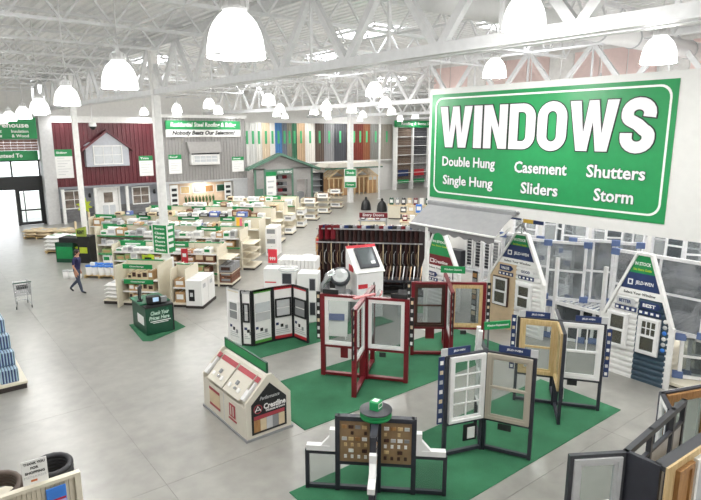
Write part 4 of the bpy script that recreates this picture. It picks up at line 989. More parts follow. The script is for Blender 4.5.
wbse = E('rack_base', 'cream floor level base deck beneath the rack behind the BEST tower', 'base', (0, 0, 0)); B('deck', CREAM, wbse, 14.85, 18.4, 4.0, 7.3, .06, .14); B('kick', KICK, wbse, 14.9, 18.4, 4.05, 7.25, 0, .06)
rack(15.7, 17.6, 8.0, 9.55, 1.25, 'white steel rack of windows between the GOOD tower and the BETTER tower', 2.6)
rack(15.6, 17.6, 4.2, 7.7, 1.25, 'white steel rack of windows behind the BETTER and BEST tower', 2.6)
rack(15.9, 17.6, 9.8, 12.6, 1.25, 'white steel rack of windows behind the GOOD tower', 2.6)
rack(19.0, 21.4, 3.0, 14.2, 1.9, 'long rear steel rack of windows along the pink panel wall', 3.4)
stock_window((15.45, 6.45, 1.26), -90, 2.45, 1.95, -3, 'widest white picture window directly behind the BETTER and BEST tower', True, 1, glass=MIRR)
stock_window((15.85, 9.35, 1.26), -62, 1.15, 1.85, -3, 'film wrapped tall window on the deck just right of the GOOD tower', True, 0)
stock_window((16.3, 8.75, 1.26), -58, 1.2, 1.95, -3, 'film wrapped white twin window left of the BETTER tower', True, 1)
stock_window((16.75, 8.25, 1.26), -58, 1.25, 1.9, -3, 'third film wrapped window back from the GOOD tower deck', True, 1)
stock_window((16.0, 10.5, 1.26), -72, 1.3, 1.75, -3, 'film wrapped window showing right behind the GOOD tower top', True, 0)
stock_window((16.5, 11.5, 1.26), -75, 1.3, 1.7, -3, 'film wrapped window left behind the GOOD tower top', True, 0)
for k in range(4): stock_window((15.75 + .22 * k, 9.2 - .28 * k, .02), -70, 1.0, 1.15, -12, 'white window leaning on the floor below the rack deck near the GOOD tower', False, 0, 'leaning windows below the deck', MIRR)
for k in range(5): stock_window((16.2 + .2 * k, 4.6 + .12 * k, 1.26), -40, 1.2, 1.7 + .06 * (k % 3), -4, 'white framed window packed on the rack right of the BEST tower', k % 2 == 0, k % 2, 'windows packed right of the BEST tower')
for k in range(3): stock_window((15.5 + .25 * k, 5.25 - .1 * k, .02), -60, .9, 1.15, -8, 'white window standing on the floor right of the BEST tower', False, 0, 'floor windows right of the BEST tower', GLASSD)
k = 0
for y in [3.4 + .72 * q for q in range(15)]:
    k += 1
    stock_window((19.6 + .5 * (k % 3), y, 1.91), -90 + [18, -25, 35, 0][k % 4], .95 + .2 * (k % 2), 1.35 + .15 * (k % 3), -3, 'stock window, %s from right in the upper row on the rear rack below the sign' % nth(k), k % 3 != 1, k % 2, 'windows on the rear rack', MIRR if k % 3 == 1 else None)
for q in range(9):
    stock_window((19.3 + .4 * (q % 2), 3.9 + q * 1.15, .02), -90 + [15, -20, 5][q % 3], 1.05, 1.65, -5, 'stock window, %s from right in the lower floor row of the rear rack' % nth(q + 1), q % 2 == 0, q % 2, 'lower windows of the rear rack')
bn = E('corner_banner', 'blue and yellow banner arm standing above the GOOD tower', 'banner', (15.1, 10.55, 3.27), -90)
MB().tube([(0, .08, 0), (0, .08, .5)], .03, 8).build('pole', CHROME, bn); B('blue_banner', NAVY, bn, -.85, -.05, .06, .09, .42, .55); B('yellow_banner', mat('banner_yellow', (222, 184, 70)), bn, .05, .4, .06, .09, .36, .52); B('blue_tail', NAVY, bn, .4, .75, .06, .09, .36, .47)
for x in (-.2, .15): MB().bar((0, .08, .35), (x, .08, .1), .05).build('bracket', GREY, bn)
# ================================================================== SHELVING (runs lie at 45 degrees)
# local x = -v (to the right), local y = u (away)
CART = {}
def carton_mesh(w_, d_, h_, body, lab, kind='carton'):
    k = (round(w_, 2), round(d_, 2), round(h_, 2), body.name, lab.name, kind)
    if k in CART: return CART[k]
    mb = MB()
    if kind == 'carton':
        mb.cbox(-w_ / 2, w_ / 2, 0, d_, 0, h_, .012, 0); mb.box(-w_ * .36, w_ * .36, -.003, 0, h_ * .3, h_ * .78, 1); mb.box(-.02, .02, 0, d_, h_, h_ + .003, 1)
    elif kind == 'bag':
        n = 6; vv = []; ff = []
        for sz in (1, -1):
            b0 = len(vv)
            for i in range(n + 1):
                for j in range(n + 1):
                    a, b = j / n * 2 - 1, i / n * 2 - 1; hh = (1 - a ** 4) * (1 - b ** 4)
                    vv.append((a * w_ / 2, d_ / 2 + b * d_ / 2, h_ / 2 + sz * h_ / 2 * hh ** .6 + (.01 * math.sin(5 * a + 3 * b) if sz > 0 else 0)))
            for i in range(n):
                for j in range(n): q = b0 + i * (n + 1) + j; ff.append((q, q + 1, q + n + 2, q + n + 1))
        mb.add(vv, ff, 0, True); mb.box(-w_ * .2, w_ * .2, d_ * .3, d_ * .7, h_ * .99, h_ * 1.02, 1)
    elif kind == 'bucket':
        r = w_ / 2; mb.lathe([(r * .86, 0), (r, h_ * .9), (r * 1.0, h_ * .9)], 16, 0, (0, d_ / 2, 0)); mb.lathe([(0, h_), (r * 1.0, h_), (r * 1.05, h_ * .97), (r * 1.05, h_ * .88), (r, h_ * .88)], 16, 1, (0, d_ / 2, 0)); mb.lathe([(0, 0), (r * .86, 0)], 16, 0, (0, d_ / 2, 0))
    elif kind == 'bottles':
        n = max(2, int(w_ / .16)); ww = w_ / n
        for q in range(n):
            cx = -w_ / 2 + ww * (q + .5); r = ww * .42; mb.lathe([(0, 0), (r, 0), (r, h_ * .62), (r * .4, h_ * .8), (r * .4, h_)], 8, 0, (cx, d_ / 2, 0)); mb.lathe([(r * .5, h_ * .88), (r * .5, h_), (0, h_)], 8, 1, (cx, d_ / 2, 0))
    CART[k] = mb.mesh(kind, [body, lab]); return CART[k]
PRODC = {'tan': (KRAFT, PAPER), 'beige': (BEIGEC, BROWNW), 'white': (PAPER, LGREY), 'whiteg': (PAPER, GREEN), 'brown': (mat('brown_stock', (122, 82, 62), .6, var=.15), BEIGEC), 'greenb': (mat('leafy_box', (150, 178, 120), .6, var=.2), KRAFT), 'red': (mat('red_box', (190, 52, 60), .6), PAPER), 'black': (INK, LGREY), 'blue': (mat('blue_box', (90, 110, 170), .6), PAPER), 'grey': (LGREY, GREY), 'redb': (mat('brick_box', (168, 96, 78), .7, var=.15), PAPER)}
def gondola(name, label, u0, depth, vr, vl, h, levels, header=True, hz=.24, endl=True, endr=True, nhead=None, rail=GREEN):
    """double sided shelf run; its front face looks back along -u"""
    L = vl - vr; g = E(name, label, 'shelving', UV(u0, vl), -45)
    B('kick_base', KICK, g, .03, L - .03, .05, depth - .05, 0, .1); B('base_deck', CREAM, g, 0, L, .02, depth - .02, .1, .16)
    B('back_panel', CREAM, g, 0, L, depth / 2 - .03, depth / 2 + .03, .16, h)
    for z in levels:
        ns = max(1, round(L / 2.4))
        for q in range(ns):
            B('shelf', CREAM, g, L * q / ns + .02, L * (q + 1) / ns - .02, .1, depth / 2 - .03, z - .03, z)
            B('price_rail', rail if (q + int(z * 10)) % 3 == 0 else PAPER, g, L * q / ns + .02, L * (q + 1) / ns - .02, .08, .1, z - .05, z + .01)
            B('shelf', CREAM, g, L * q / ns + .02, L * (q + 1) / ns - .02, depth / 2 + .03, depth - .1, z - .03, z)
    n = max(2, round(L / 1.2) + 1)
    for q in range(n): x = L * q / (n - 1); B('upright', CREAMD, g, x - .025, x + .025, depth / 2 - .05, depth / 2 + .05, .1, h + .02)
    B('top_rail', rail, g, 0, L, depth / 2 - .045, depth / 2 + .045, h, h + .03)
    if header:
        ns = nhead or max(1, round(L / 2.2))
        for q in range(ns):
            a = L * q / ns + .1; b = a + L / ns * (.34 if q % 2 else .5)
            hd = B('header_sign', GREEN, g, a, b, depth / 2 - .09, depth / 2 - .06, h - hz, h)
            hd['label'] = 'green header board'
            B('header_print', PAPER, hd, -(b - a) * .3, (b - a) * .3, -.02, -.014, -hz * .16, hz * .16)
    if endl: B('end_panel', CREAM, g, -.03, 0, .02, depth - .02, 0, h * .97)
    if endr: B('end_panel', CREAM, g, L, L + .03, .02, depth - .02, 0, h * .97)
    return g
def endcap(label, u0, wd, v, levels, h=1.25, dp=.6, m=CREAMD):
    """end shelf facing the cross aisle (towards -v)"""
    g = E('end_cap_shelf', label, 'shelving', UV(u0, v + dp), -45)
    B('kick_base', KICK, g, 0, dp - .03, .03, wd - .03, 0, .1); B('base_deck', CREAM, g, 0, dp, 0, wd, .1, .17); B('back_panel', CREAM, g, -.03, 0, 0, wd, .1, h + .1)
    for z in levels: B('shelf', m, g, 0, dp - .02, .02, wd - .02, z - .035, z)
    for y in (0, wd): B('side_upright', CREAM, g, -.03, .03, y - .02, y + .02, 0, h + .1)
    return g
NPROD = [0]
def stock(runlabel, group, u0, vr, vl, zs, kinds, wmin=.28, wmax=.6, hmax=.3, front=.12, dp=.4, seed=1, fill=.88, kind='carton', noun='carton'):
    rnd = random.Random(seed)
    for zi, z in enumerate(zs):
        cnt = 0; lev = '' if len(zs) == 1 else (('lower ', 'upper ') if len(zs) == 2 else ('lowest ', 'middle ', 'upper '))[zi] + 'level of '
        v = vl - .08
        while v > vr + wmax:
            w_ = rnd.choice([wmin, (wmin + wmax) / 2, wmax]); h_ = hmax * rnd.choice([.6, .8, 1.0]); kc = rnd.choice(kinds)
            if rnd.random() < fill:
                bd, lb = PRODC[kc]; o = link(noun, carton_mesh(w_ * .94, dp, h_, bd, lb, kind), None, None, UV(u0 + front, v - w_ / 2, z + .001), (0, 0, R(-45)))
                cn = {'tan': 'tan', 'beige': 'beige', 'white': 'white', 'whiteg': 'white and green', 'brown': 'brown', 'greenb': 'leafy green', 'red': 'red', 'black': 'black', 'blue': 'blue', 'grey': 'grey', 'redb': 'brick coloured'}[kc]
                cnt += 1; tag(o, '%s %s, %s from left on %s%s' % (cn, noun, nth(cnt), lev, runlabel), noun, group + ', ' + cn); NPROD[0] += 1
            v -= w_
# run 1, nearest the green desk
g_ = gondola('shelving_run', 'nearest short cream shelving unit left of the column sleeve', 19.5, 1.3, 9.5, 10.95, 1.62, (.55, 1.0), hz=.2, header=False)
B('wing_panel', CREAM, g_, -.03, .02, -.3, .02, 0, 1.6)
gondola('shelving_run', 'nearest short cream shelving unit right of the column sleeve', 19.5, 1.3, 8.45, 8.98, 1.5, (.75,), hz=.2, header=False)
stock('the unit left of the column sleeve', 'stock left of the sleeve', 19.5, 9.5, 10.8, (.16, .55, 1.0), ['tan', 'beige', 'whiteg', 'beige'], .16, .24, .34, seed=3)
stock('the unit right of the column sleeve', 'stock right of the sleeve', 19.5, 8.45, 9.0, (.16, .75), ['tan', 'tan', 'beige'], .4, .45, .5, seed=4)
g_ = E('shelf_sign', 'two green lettered header boards on the front of the nearest run', 'sign', UV(19.58, 10.85), -45)
for z in (1.42, .84): b_ = B('board', GREEN, g_, 0, 1.15, -.03, 0, z, z + .17); text('Closet Storage', PAPER, g_, .55, -.036, z + .085, .55, .07)
# stacked white bags at its left end
bb = E('floor_display', 'low black based display at the left end of the nearest run', 'display base', UV(19.62, 11.75), -45)
B('base', KICK, bb, 0, .7, 0, 1.0, 0, .12); B('deck', CREAM, bb, 0, .72, -.02, 1.0, .12, .16)
for k in range(8):
    tag(link('paint_bag', carton_mesh(.66, .48, .17, PAPER, LGREY, 'bag'), None, None, UV(19.65 + .5 * (k // 4), 11.4, .17 + .15 * (k % 4)), (0, 0, R(-45))), 'white filled bag left of the nearest shelving unit, %s stack, %s from bottom' % (('front', 'rear')[k // 4], nth(k % 4 + 1)), 'bag', 'white bags at the nearest run')
# white appliance cartons as the right end cap of run 1
for i, (u, v, h, lb) in enumerate(((19.45, 7.8, 1.06, 'large white appliance carton with black picture at the nearest aisle corner'), (20.15, 7.8, 1.06, 'large white appliance carton behind the one at the aisle corner'))):
    c = E('appliance_carton', lb, 'carton', UV(u, v + .62), -45, 'white appliance cartons')
    MB().cbox(0, .62, 0, .66, .1, h, .012).build('carton_body', PAPER, c); MB().box(-.02, .66, 0, .66, 0, .1).build('pallet_base', KICK, c)
    B('picture', INK, c, .12, .34, -.006, 0, .28, .72); B('picture_detail', LGREY, c, .17, .28, -.009, -.006, .45, .6); B('tape', LGREY, c, .0, .62, .3, .36, h, h + .003); B('side_print', LGREY, c, .62, .626, .15, .4, .75, .9)
# column sign
cs_ = E('column_sign', 'green lettered two-sided sign wrapped round the near white column', 'sign', (8.0, 22.0, 0), -58)
for rz, wd in ((0, .62), (90, .5)):
    f = B('face', GREEN, cs_, -.31, .31, -.3, -.27, 1.75, 2.85) if rz == 0 else B('face', GREEN, cs_, .29, .32, -.3, .2, 1.75, 2.85)
for k in range(6): text(['Storage', 'Closet', 'Paint', 'Doors', 'Shelving', 'Stain'][k], PAPER, cs_, 0, -.304, 2.7 - k * .165, .46, .1, bold=.03)
for k in range(4): B('side_print', PAPER, cs_, .32, .325, -.2, .1, 1.95 + k * .24, 2.08 + k * .24)
MB().ring(-.36, .36, 1.72, 2.88, -.31, -.26, .03).build('edge', PAPER, cs_)
sl = E('column_sleeve', 'white sleeve panel round the foot of the near column', 'panel', (8.0, 22.0, 0), -45)
MB().cbox(-.22, .22, -.22, .22, 0, 1.5, .02).build('sleeve', WHITE, sl)
ls = tag(MB().prism([(-.22, 0), (.22, 0), (.24, .3), (.05, .34), (-.05, .28), (-.24, .3)], -.01, .01).build('price_burst', LIME, None, None, UV(20.3, 10.2, 1.5), (0, 0, R(-45))), 'lime yellow price burst sign left of the column sleeve', 'sign')
B('price_print', INK, ls, -.14, .14, -.014, -.01, .1, .2)
rs = tag(MB().cbox(-.14, .14, -.02, .02, 0, .6, .01).build('price_card', REDS, None, None, UV(22.3, 9.6, 1.05), (0, 0, R(-45))), 'upright red price card on the second shelving run', 'sign'); B('price_print', PAPER, rs, -.08, .08, -.024, -.02, .25, .4)
# run 2
gondola('shelving_run', 'second cream shelving run from the green desk', 22.5, 1.25, 8.3, 12.9, 1.75, (.55, 1.0, 1.38), hz=.18)
stock('the second shelving run', 'stock of the second run', 22.5, 8.3, 11.5, (.55, 1.0), ['brown', 'greenb', 'tan', 'brown'], .3, .45, .4, seed=5); stock('the second shelving run', 'stock of the second run', 22.5, 11.5, 12.9, (.16, .55, 1.0), ['white', 'greenb', 'beige'], .25, .4, .36, seed=6)
stock('the top shelf of the second shelving run', 'stock of the second run top', 22.5, 8.3, 12.9, (1.38,), ['white', 'grey', 'tan', 'whiteg'], .22, .45, .24, seed=7, fill=.95)
endcap('brown stocked end shelf of the second run facing the aisle', 22.5, 1.2, 7.65, (.6, 1.2), 1.25)
for z, n in ((.17, 4), (.42, 4), (.62, 0), (.88, 0)):
    for k in range(n): tag(link('crate', carton_mesh(.54, .27, .22, PRODC['brown'][0], GREY), None, None, UV(22.54 + k * .29, 7.95, z), (0, 0, R(-45))), 'brown and grey crate on second run end shelf, %s layer, %s from front' % ('lower' if z < .3 else 'upper', nth(k + 1)), 'crate', 'crates on the second end shelf')
for k in range(4): tag(link('crate', carton_mesh(.54, .27, .3, GREY, BROWNW), None, None, UV(22.54 + k * .29, 7.95, .61), (0, 0, R(-45))), 'grey stock box in middle of the second end shelf, %s from front' % nth(k + 1), 'box', 'grey boxes on the second end shelf')
# run 3
gondola('shelving_run', 'third cream shelving run with white bins and green rails', 25.5, 1.3, 8.25, 15.4, 1.95, (.6, 1.05, 1.5), hz=.2)
stock('the third shelving run', 'stock of the third run', 25.5, 8.3, 15.3, (1.05, 1.5), ['white', 'white', 'whiteg', 'grey', 'tan'], .26, .44, .36, seed=8, fill=.97)
stock('top of the third shelving run', 'top stock of the third run', 25.5, 8.6, 15.2, (1.981,), ['white', 'tan', 'grey', 'whiteg'], .2, .42, .2, front=.42, seed=61, fill=.5)
stock('top of the fourth shelving run', 'top stock of the fourth run', 28.6, 8.6, 17.2, (1.981,), ['white', 'white', 'black', 'blue', 'beige'], .25, .55, .26, front=.42, seed=62, fill=.55)
stock('the third run base', 'lower stock of the third run', 25.5, 12, 15.3, (.16, .6), ['white', 'whiteg', 'greenb'], .35, .5, .36, seed=9)
endcap('empty beige end shelf of the third run facing the aisle', 25.5, 1.3, 7.55, (.55, .9, 1.25), 1.3)
# run 4
gondola('shelving_run', 'fourth cream shelving run, behind the white bins', 28.6, 1.3, 8.2, 17.6, 1.95, (.8, 1.4), hz=.2)
stock('the fourth shelving run', 'stock of the fourth run', 28.6, 8.3, 17.5, (1.4,), ['white', 'beige', 'grey', 'white', 'whiteg', 'white', 'blue', 'tan'], .28, .6, .42, seed=11, fill=.96)
for k in range(6):
    tag(link('white_carton', carton_mesh(.6, .5, .5, PAPER, GREY), None, None, UV(28.6 + .55 * (k % 2), 7.55, .02 + .52 * (k // 2)), (0, 0, R(-45))), 'white printed carton in pile ending the fourth run, %s stack, %s from bottom' % (('front', 'rear')[k % 2], nth(k // 2 + 1)), 'carton', 'white cartons at the fourth run')
yb = tag(MB().cbox(-.15, .15, -.02, .02, 0, .7, .01).build('bright_banner', mat('banner_orange', (240, 190, 60)), None, None, UV(27.6, 8.9, 1.5), (0, 0, R(-45))), 'orange and pink price banner at the end of the third run', 'sign'); B('pink_half', mat('hot_pink', (232, 110, 140)), yb, .02, .15, -.025, -.02, .05, .65)
# run 5 .. 10
SPEC = [(32.0, 7.95, 16.0, 2.05, ['white', 'white', 'brown', 'beige', 'grey'], 'fifth'), (34.9, 7.9, 13.2, 2.05, ['white', 'tan', 'beige', 'whiteg'], 'sixth'), (37.6, 7.7, 10.6, 2.1, ['beige', 'tan', 'beige', 'white'], 'seventh')]
for i, (u, vr, vl, h, kinds, nm) in enumerate(SPEC):
    gondola('shelving_run', '%s shelving run back from the green desk' % nm, u, 1.2, vr + .5, vl, h, (1.0, 1.5), hz=.22)
    stock('the %s shelving run' % nm, 'stock of the %s run' % nm, u, vr + .6, vl - .1, (1.5,), kinds, .3, .55, .42, seed=20 + i, fill=.97)
    stock('top of the %s shelving run' % nm, 'top stock of the %s run' % nm, u, vr + 1, vl - .6, (h + .031,), kinds + ['white'], .25, .55, .26, front=.4, seed=40 + i, fill=.6)
    endcap('aisle end shelf of the %s run' % nm, u, 1.2, vr - .1, (.5, .9, 1.3), 1.5 if i else 1.35, dp=.58)
    if i in (1, 2, 4):
        for k in range(6): tag(link('white_carton', carton_mesh(.5, .36, .3, PAPER, GREY), None, None, UV(u + .05 + .38 * (k % 3), vr + .18, (.17, .91)[k // 3]), (0, 0, R(-45))), 'white carton on the aisle end shelf of the %s run' % nm, 'carton', 'cartons on the %s end shelf' % nm)
for i, (u, v, nm) in enumerate(((41.0, 7.3, 'eighth'), (44.5, 6.9, 'ninth'), (48.0, 6.4, 'tenth'))):
    endcap('lone cream shelf unit, %s along the main aisle' % nm, u, 1.3, v, (.5, .9, 1.3), 1.5, dp=1.2)
    for k in range(6): tag(link('carton', carton_mesh(.8, .36, .3, [PAPER, KRAFT, BROWNW][k % 3], GREY), None, None, UV(u + .08 + .4 * (k % 3), v + .6, (.17, 1.301)[k // 3]), (0, 0, R(-45))), 'carton on the %s shelf unit along the main aisle' % nm, 'carton', 'cartons on the %s unit' % nm)
# paint bucket pallet
pb = E('pallet_display', 'low pallet of white buckets with bright blue lids', 'pallet', UV(23.2, 14.75), -45)
for k in range(5): B('deck_board', PINE, pb, 0, 1.5, .02 + k * .2, .17 + k * .2, .1, .13)
for x in (.05, .72, 1.4): B('stringer', PINE, pb, x - .04, x + .04, 0, 1.0, 0, .1)
for k in range(10):
    tag(link('paint_bucket', carton_mesh(.29, .29, .42, PAPER, BLUE, 'bucket'), None, None, UV(23.24 + .46 * (k % 2), 14.58 - .3 * (k // 2), .131), (0, 0, R(-45))), 'white paint bucket with blue lid on the low pallet, %s row, %s from left' % (('front', 'back')[k % 2], nth(k // 2 + 1)), 'bucket', 'blue lidded buckets')
for k in range(3): tag(link('paint_bucket', carton_mesh(.27, .27, .36, PAPER, LGREY, 'bucket'), None, None, UV(23.0, 14.95 + .3 * k, 0), (0, 0, R(-45))), 'plain white bucket standing on the floor left of the blue lids', 'bucket', 'white buckets')
tc_ = tag(MB().cbox(-.1, .1, -.06, .06, 0, .14, .02).build('white_card_stand', PAPER, None, None, UV(23.4, 14.4, .552), (0, 0, R(-45))), 'small white card standing on the blue bucket lids', 'card')
# green tool stand with lime sign behind the person
gs = E('tool_stand', 'dark green stand with lime yellow signs behind the walking person', 'display stand', UV(26.0, 16.7), -45)
B('left_bin', GREEND, gs, -1.2, -.25, 0, .7, 0, 1.0); B('bin_top', INK, gs, -1.0, .0, .05, .65, 1.0, 1.25); B('cabinet', INK, gs, .0, .65, 0, .6, 0, 1.35); MB().prism([(.0, 1.35), (.5, 1.35), (.5, 1.85), (.0, 1.72)], -.04, .06).build('sign_board', mat('olive_lime', (150, 168, 70), .5), gs)
text('RENT', INK, gs, .25, -.046, 1.56, .36, .2, bold=.04); MB().lathe([(0, 0), (.2, .0), (.22, .06), (0, .1)], 16).build('lime_dish', LIME, gs, None, (-.1, .3, .7)); B('lime_card', LIME, gs, .1, .5, -.02, 0, .5, .8); B('bin_face', GREEN, gs, -1.15, -.3, -.02, 0, .2, .8)
# bagged goods pallets along the left ends
for i, (X, Y, n, m, lb) in enumerate(((6.75, 33.6, 16, PAPER, 'white filled bag on the pallet left of the far column'), (6.6, 39.2, 8, BEIGEC, 'beige wrapped bundle heaped by the entrance'), (8.0, 38.2, 7, BEIGEC, 'beige wrapped bundle heaped near the barn porch'))):
    p = E('pallet_display', ['wooden pallet under the white bags', 'wooden pallet under beige bundles by the entrance', 'wooden pallet under beige bundles near the barn porch'][i], 'pallet', (X, Y, 0), -45)
    for k in range(5): B('deck_board', PINE, p, -.9, .9, -.6 + k * .25, -.42 + k * .25, .1, .13)
    for x in (-.8, 0, .8): B('stringer', PINE, p, x - .05, x + .05, -.6, .6, 0, .1)
    for k in range(n):
        q = k % 4; lay = k // 4; ox, oy = (-.45 + .9 * (q % 2), -.62 + .6 * (q // 2)); c, s_ = math.cos(R(-45)), math.sin(R(-45))
        ag = [0, 12, -25][lay % 3] if i else 0
        tag(link('bag', carton_mesh(.86, .6, .22, m, GREEN if i == 0 else LGREY, 'bag'), None, None, (X + ox * c - oy * s_, Y + ox * s_ + oy * c, .14 + .2 * lay), (0, 0, R(-45 + ag))), lb + ', ' + ('bottom', 'second', 'third', 'top')[lay] + ' layer, ' + ('near left', 'near right', 'far left', 'far right')[q], 'bag', ['white bags', 'entrance bundles', 'porch bundles'][i])
for k in range(3): tag(MB().cbox(-.06, .06, -.06, .06, 0, 1.1 + .2 * k, .02).build('wooden_post', BEIGEC, None, None, (8.1 + .5 * k, 37.2 + .4 * k, 0)), 'pale wooden post standing by the far left shelf ends', 'post', 'pale posts')
ys_ = E('star_sign', 'lime yellow starburst price sign in front of the barn window', 'sign', (9.4, 40.2, 0), -40)
MB().tube([(0, 0, 0), (0, 0, 1.3)], .02, 6).build('pole', DARK, ys_)
MB().prism([(.55 * (1 if k % 2 else .55) * math.cos(k * math.pi / 8 + .2), 1.65 + .55 * (1 if k % 2 else .55) * math.sin(k * math.pi / 8 + .2)) for k in range(16)], -.02, .02).build('starburst', LIME, ys_)

# ================================================================== DARK DOOR-SAMPLE RACK
rk = E('flip_rack', 'long dark rack of narrow brown flip panels with bronze handles', 'sample rack', UV(22.75, 4.15), -45)
L = 4.4; MAH = mat('mahogany_panel', (58, 34, 32), .4, var=.2); MAH2 = mat('espresso_panel', (40, 30, 30), .4, var=.2); BRZ = mat('bronze_bar', (150, 128, 104), .35, metal=.6)
B('base', INK, rk, 0, L, .1, 1.1, 0, .14); B('rear_board', MAH2, rk, 0, L, 1.0, 1.05, .25, 2.0)
for z in (1.62, 2.1): B('rail', GALV, rk, 0, L, .18, .23, z, z + .04)
for k in range(24):
    x = .1 + k * .18; m = (MAH, MAH2)[k % 2]
    a = MB().box(-.014, .014, 0, .78, 0, 1.92).build('flip_panel', m, rk, None, (x, .25, .16), (0, 0, R(-52)))
    B('edge_strip', [MAH, BRZ, MAH2, BEIGEC][k % 4], a, -.018, .018, -.03, 0, .5, 1.5)
    MB().tube([(0, -.05, .7), (0, -.13, .8), (0, -.13, 1.1), (0, -.05, 1.2)], .022, 6).build('handle', BRZ if k % 2 else GALV, a)
    B('top_tag', [LGREY, NAVY, INK, GREY, BURG][k % 5], a, -.016, .016, .0, .3, 1.92, 2.08)
for k in range(3): MB().box(-.01, .01, 0, .4, 0, .5).build('red_board', BURG, rk, None, (.15 + k * .25, .1, 1.75), (0, 0, R(-40)))
rk.scale = (1, 1, 1.18)
hd = B('header', BURG, rk, 1.7, 2.9, 1.2, 1.26, 2.4, 2.58); text('Entry Doors', PAPER, hd, -0, -.035, 0, .9, .13)
for x in (1.75, 2.85): B('header_post', GALV, rk, x - .02, x + .02, 1.21, 1.25, .1, 2.4)
lw = E('lower_rack', 'low dark rack below the flip panels holding bronze lengths', 'rack', UV(22.0, 1.6), -45)
B('shelf', DARK, lw, 0, 2.3, 0, .6, .55, .62); B('shelf', INK, lw, 0, 2.3, 0, .6, .12, .2)
for x in (.05, 1.15, 2.25): B('leg', INK, lw, x - .04, x + .04, 0, .6, 0, .62)
for k in range(16): MB().bar((.1 + k * .14, .15, .62), (.16 + k * .14, .5, 1.1), .04).build('length', (BRZ, GALV, MAH)[k % 3], lw)
# things behind the rack
for i, (u, v, wd, m, hm, lb) in enumerate(((27.5, 5.0, 1.6, mat('rosewood', (150, 92, 86), .5), REDS, 'rose brown topped display box behind the flip rack'), (27.3, 3.3, 2.6, PAPER, REDS, 'white counter with red lettered front behind the flip rack'), (27.8, .6, 2.2, GREEND, GREEN, 'dark green table of hardware behind the awning side of the rack'))):
    c = E('sample_counter', lb, 'counter', UV(u, v), -45); B('cabinet', m if i else KRAFT, c, 0, wd, 0, .9, .0, 1.25); MB().prism([(0, 1.25), (wd, 1.25), (wd - .2, 1.6), (.2, 1.6)], .2, .9).build('sloped_top', m, c); B('sign_band', hm, c, .05, wd - .05, -.03, 0, .95, 1.22)
    if i == 1: text('Entry Door Systems', PAPER, c, wd / 2, -.036, 1.08, 1.7, .13, shear=.2)
    if i == 2:
        for k in range(7): MB().tube([(.2 + k * .28, .3, 1.25), (.2 + k * .28, .3, 1.6), (.3 + k * .28, .4, 1.75)], .04, 6).build('handle_set', (INK, GREEND, GALV)[k % 3], c)
for i, (u, v) in enumerate(((47.5, 4.3), (46.6, 2.9))):
    b_ = E('draped_stand', 'black draped stand %s of the pair behind the flip rack' % ('left' if i == 0 else 'right'), 'stand', UV(u, v), 0); b_.scale = (.7, .7, .8)
    MB().lathe([(.62, 0), (.6, .3), (.55, .6), (.45, .85), (.25, 1.05), (.1, 1.12), (0, 1.14)], 14).build('drape', INK, b_); MB().lathe([(.1, 0), (.18, .1), (.1, .25), (0, .28)], 10).build('knob', INK, b_, None, (0, 0, 1.1))
for i, (u, v, wd, m, lb) in enumerate(((31.5, 2.6, 3.2, KRAFT, 'long tan topped counter behind the red lettered counter'), (34.5, 1.0, 3.0, BEIGEC, 'beige counter with dark hardware right of the tan counter'), (42.5, 2.2, 4.2, BEIGEC, 'pale low counter before the shingle rack'), (34.8, 3.6, 1.6, GREY, 'grey counter beside the aisle behind the flip rack'))):
    c = E('sample_counter', lb, 'counter', UV(u, v), -45); B('cabinet', CREAM, c, 0, wd, 0, 1.0, .08, 1.0); B('kick', KICK, c, .05, wd - .05, .05, .95, 0, .08); MB().cbox(-.05, wd + .05, -.05, 1.05, 1.0, 1.05, .01).build('top', m, c)
    for k in range(int(wd / .45)): tag(link('sample_block', carton_mesh(.3, .4, .18 + .16 * ((k * 3 + i) % 3), [INK, BEIGEC, BURG, PAPER, GREEND, GREY][(k + i * 2) % 6], PAPER), None, None, UV(u + .25, v - .25 - k * .45, 1.051), (0, 0, R(-45))), nth(k + 1) + ' sample block from left on the %s' % lb.split(' behind')[0].split(' before')[0].split(' right')[0].split(' beside')[0].split(' with')[0], 'sample block', 'blocks on counter, ' + lb)
ft = E('long_table', 'long beige topped table far behind the flip rack', 'table', UV(38.5, 1.2), -45)
B('top', BEIGEC, ft, 0, 5.2, 0, 1.2, .95, 1.02)
for x in (.1, 2.6, 5.1): B('leg', DARK, ft, x - .04, x + .04, .1, 1.1, 0, .95)
for k in range(9): tag(link('carton', carton_mesh(.4, .4, .35 + .1 * (k % 3), [PRODC['black'][0], BEIGEC, BLUE, KRAFT][k % 4], PAPER), None, None, UV(38.8, .95 - k * .52, 1.02), (0, 0, R(-45))), nth(k + 1) + ' small box from left on the long table behind the flip rack', 'box', 'boxes on the long table')

# ================================================================== SKYLIGHT AND SUN TUNNEL DISPLAYS
sk = E('skylight_display', 'white cabinet with sloping top and dark framed skylight sample', 'display', UV(18.85, 2.0), -15)
B('cabinet', VINYL, sk, 0, 1.0, 0, 1.0, 0, 1.6); MB().prism([(0, 1.6), (1.0, 1.6), (1.0, 2.4), (.85, 2.45)], 0, 1.0, plane='yz').build('sloped_body', VINYL, sk)
M_ = Matrix.Translation((0, .0, 1.63)) @ Matrix.Rotation(R(42), 4, 'X')
MB().box(-.06, 1.06, 0, 1.2, 0, .04, M=M_).build('roof_board', PAPER, sk); MB().box(-.06, 1.06, 1.08, 1.2, .04, .045, M=M_).build('red_edge', REDS, sk)
MB().box(.18, .9, .18, 1.02, .04, .12, M=M_).build('skylight_frame', DARK, sk); MB().box(.27, .81, .3, .94, .12, .125, M=M_).build('skylight_glass', mat('skylight_glass', (90, 98, 100), .1), sk); MB().box(.62, .78, .3, .42, .125, .13, M=M_).build('sticker', PAPER, sk)
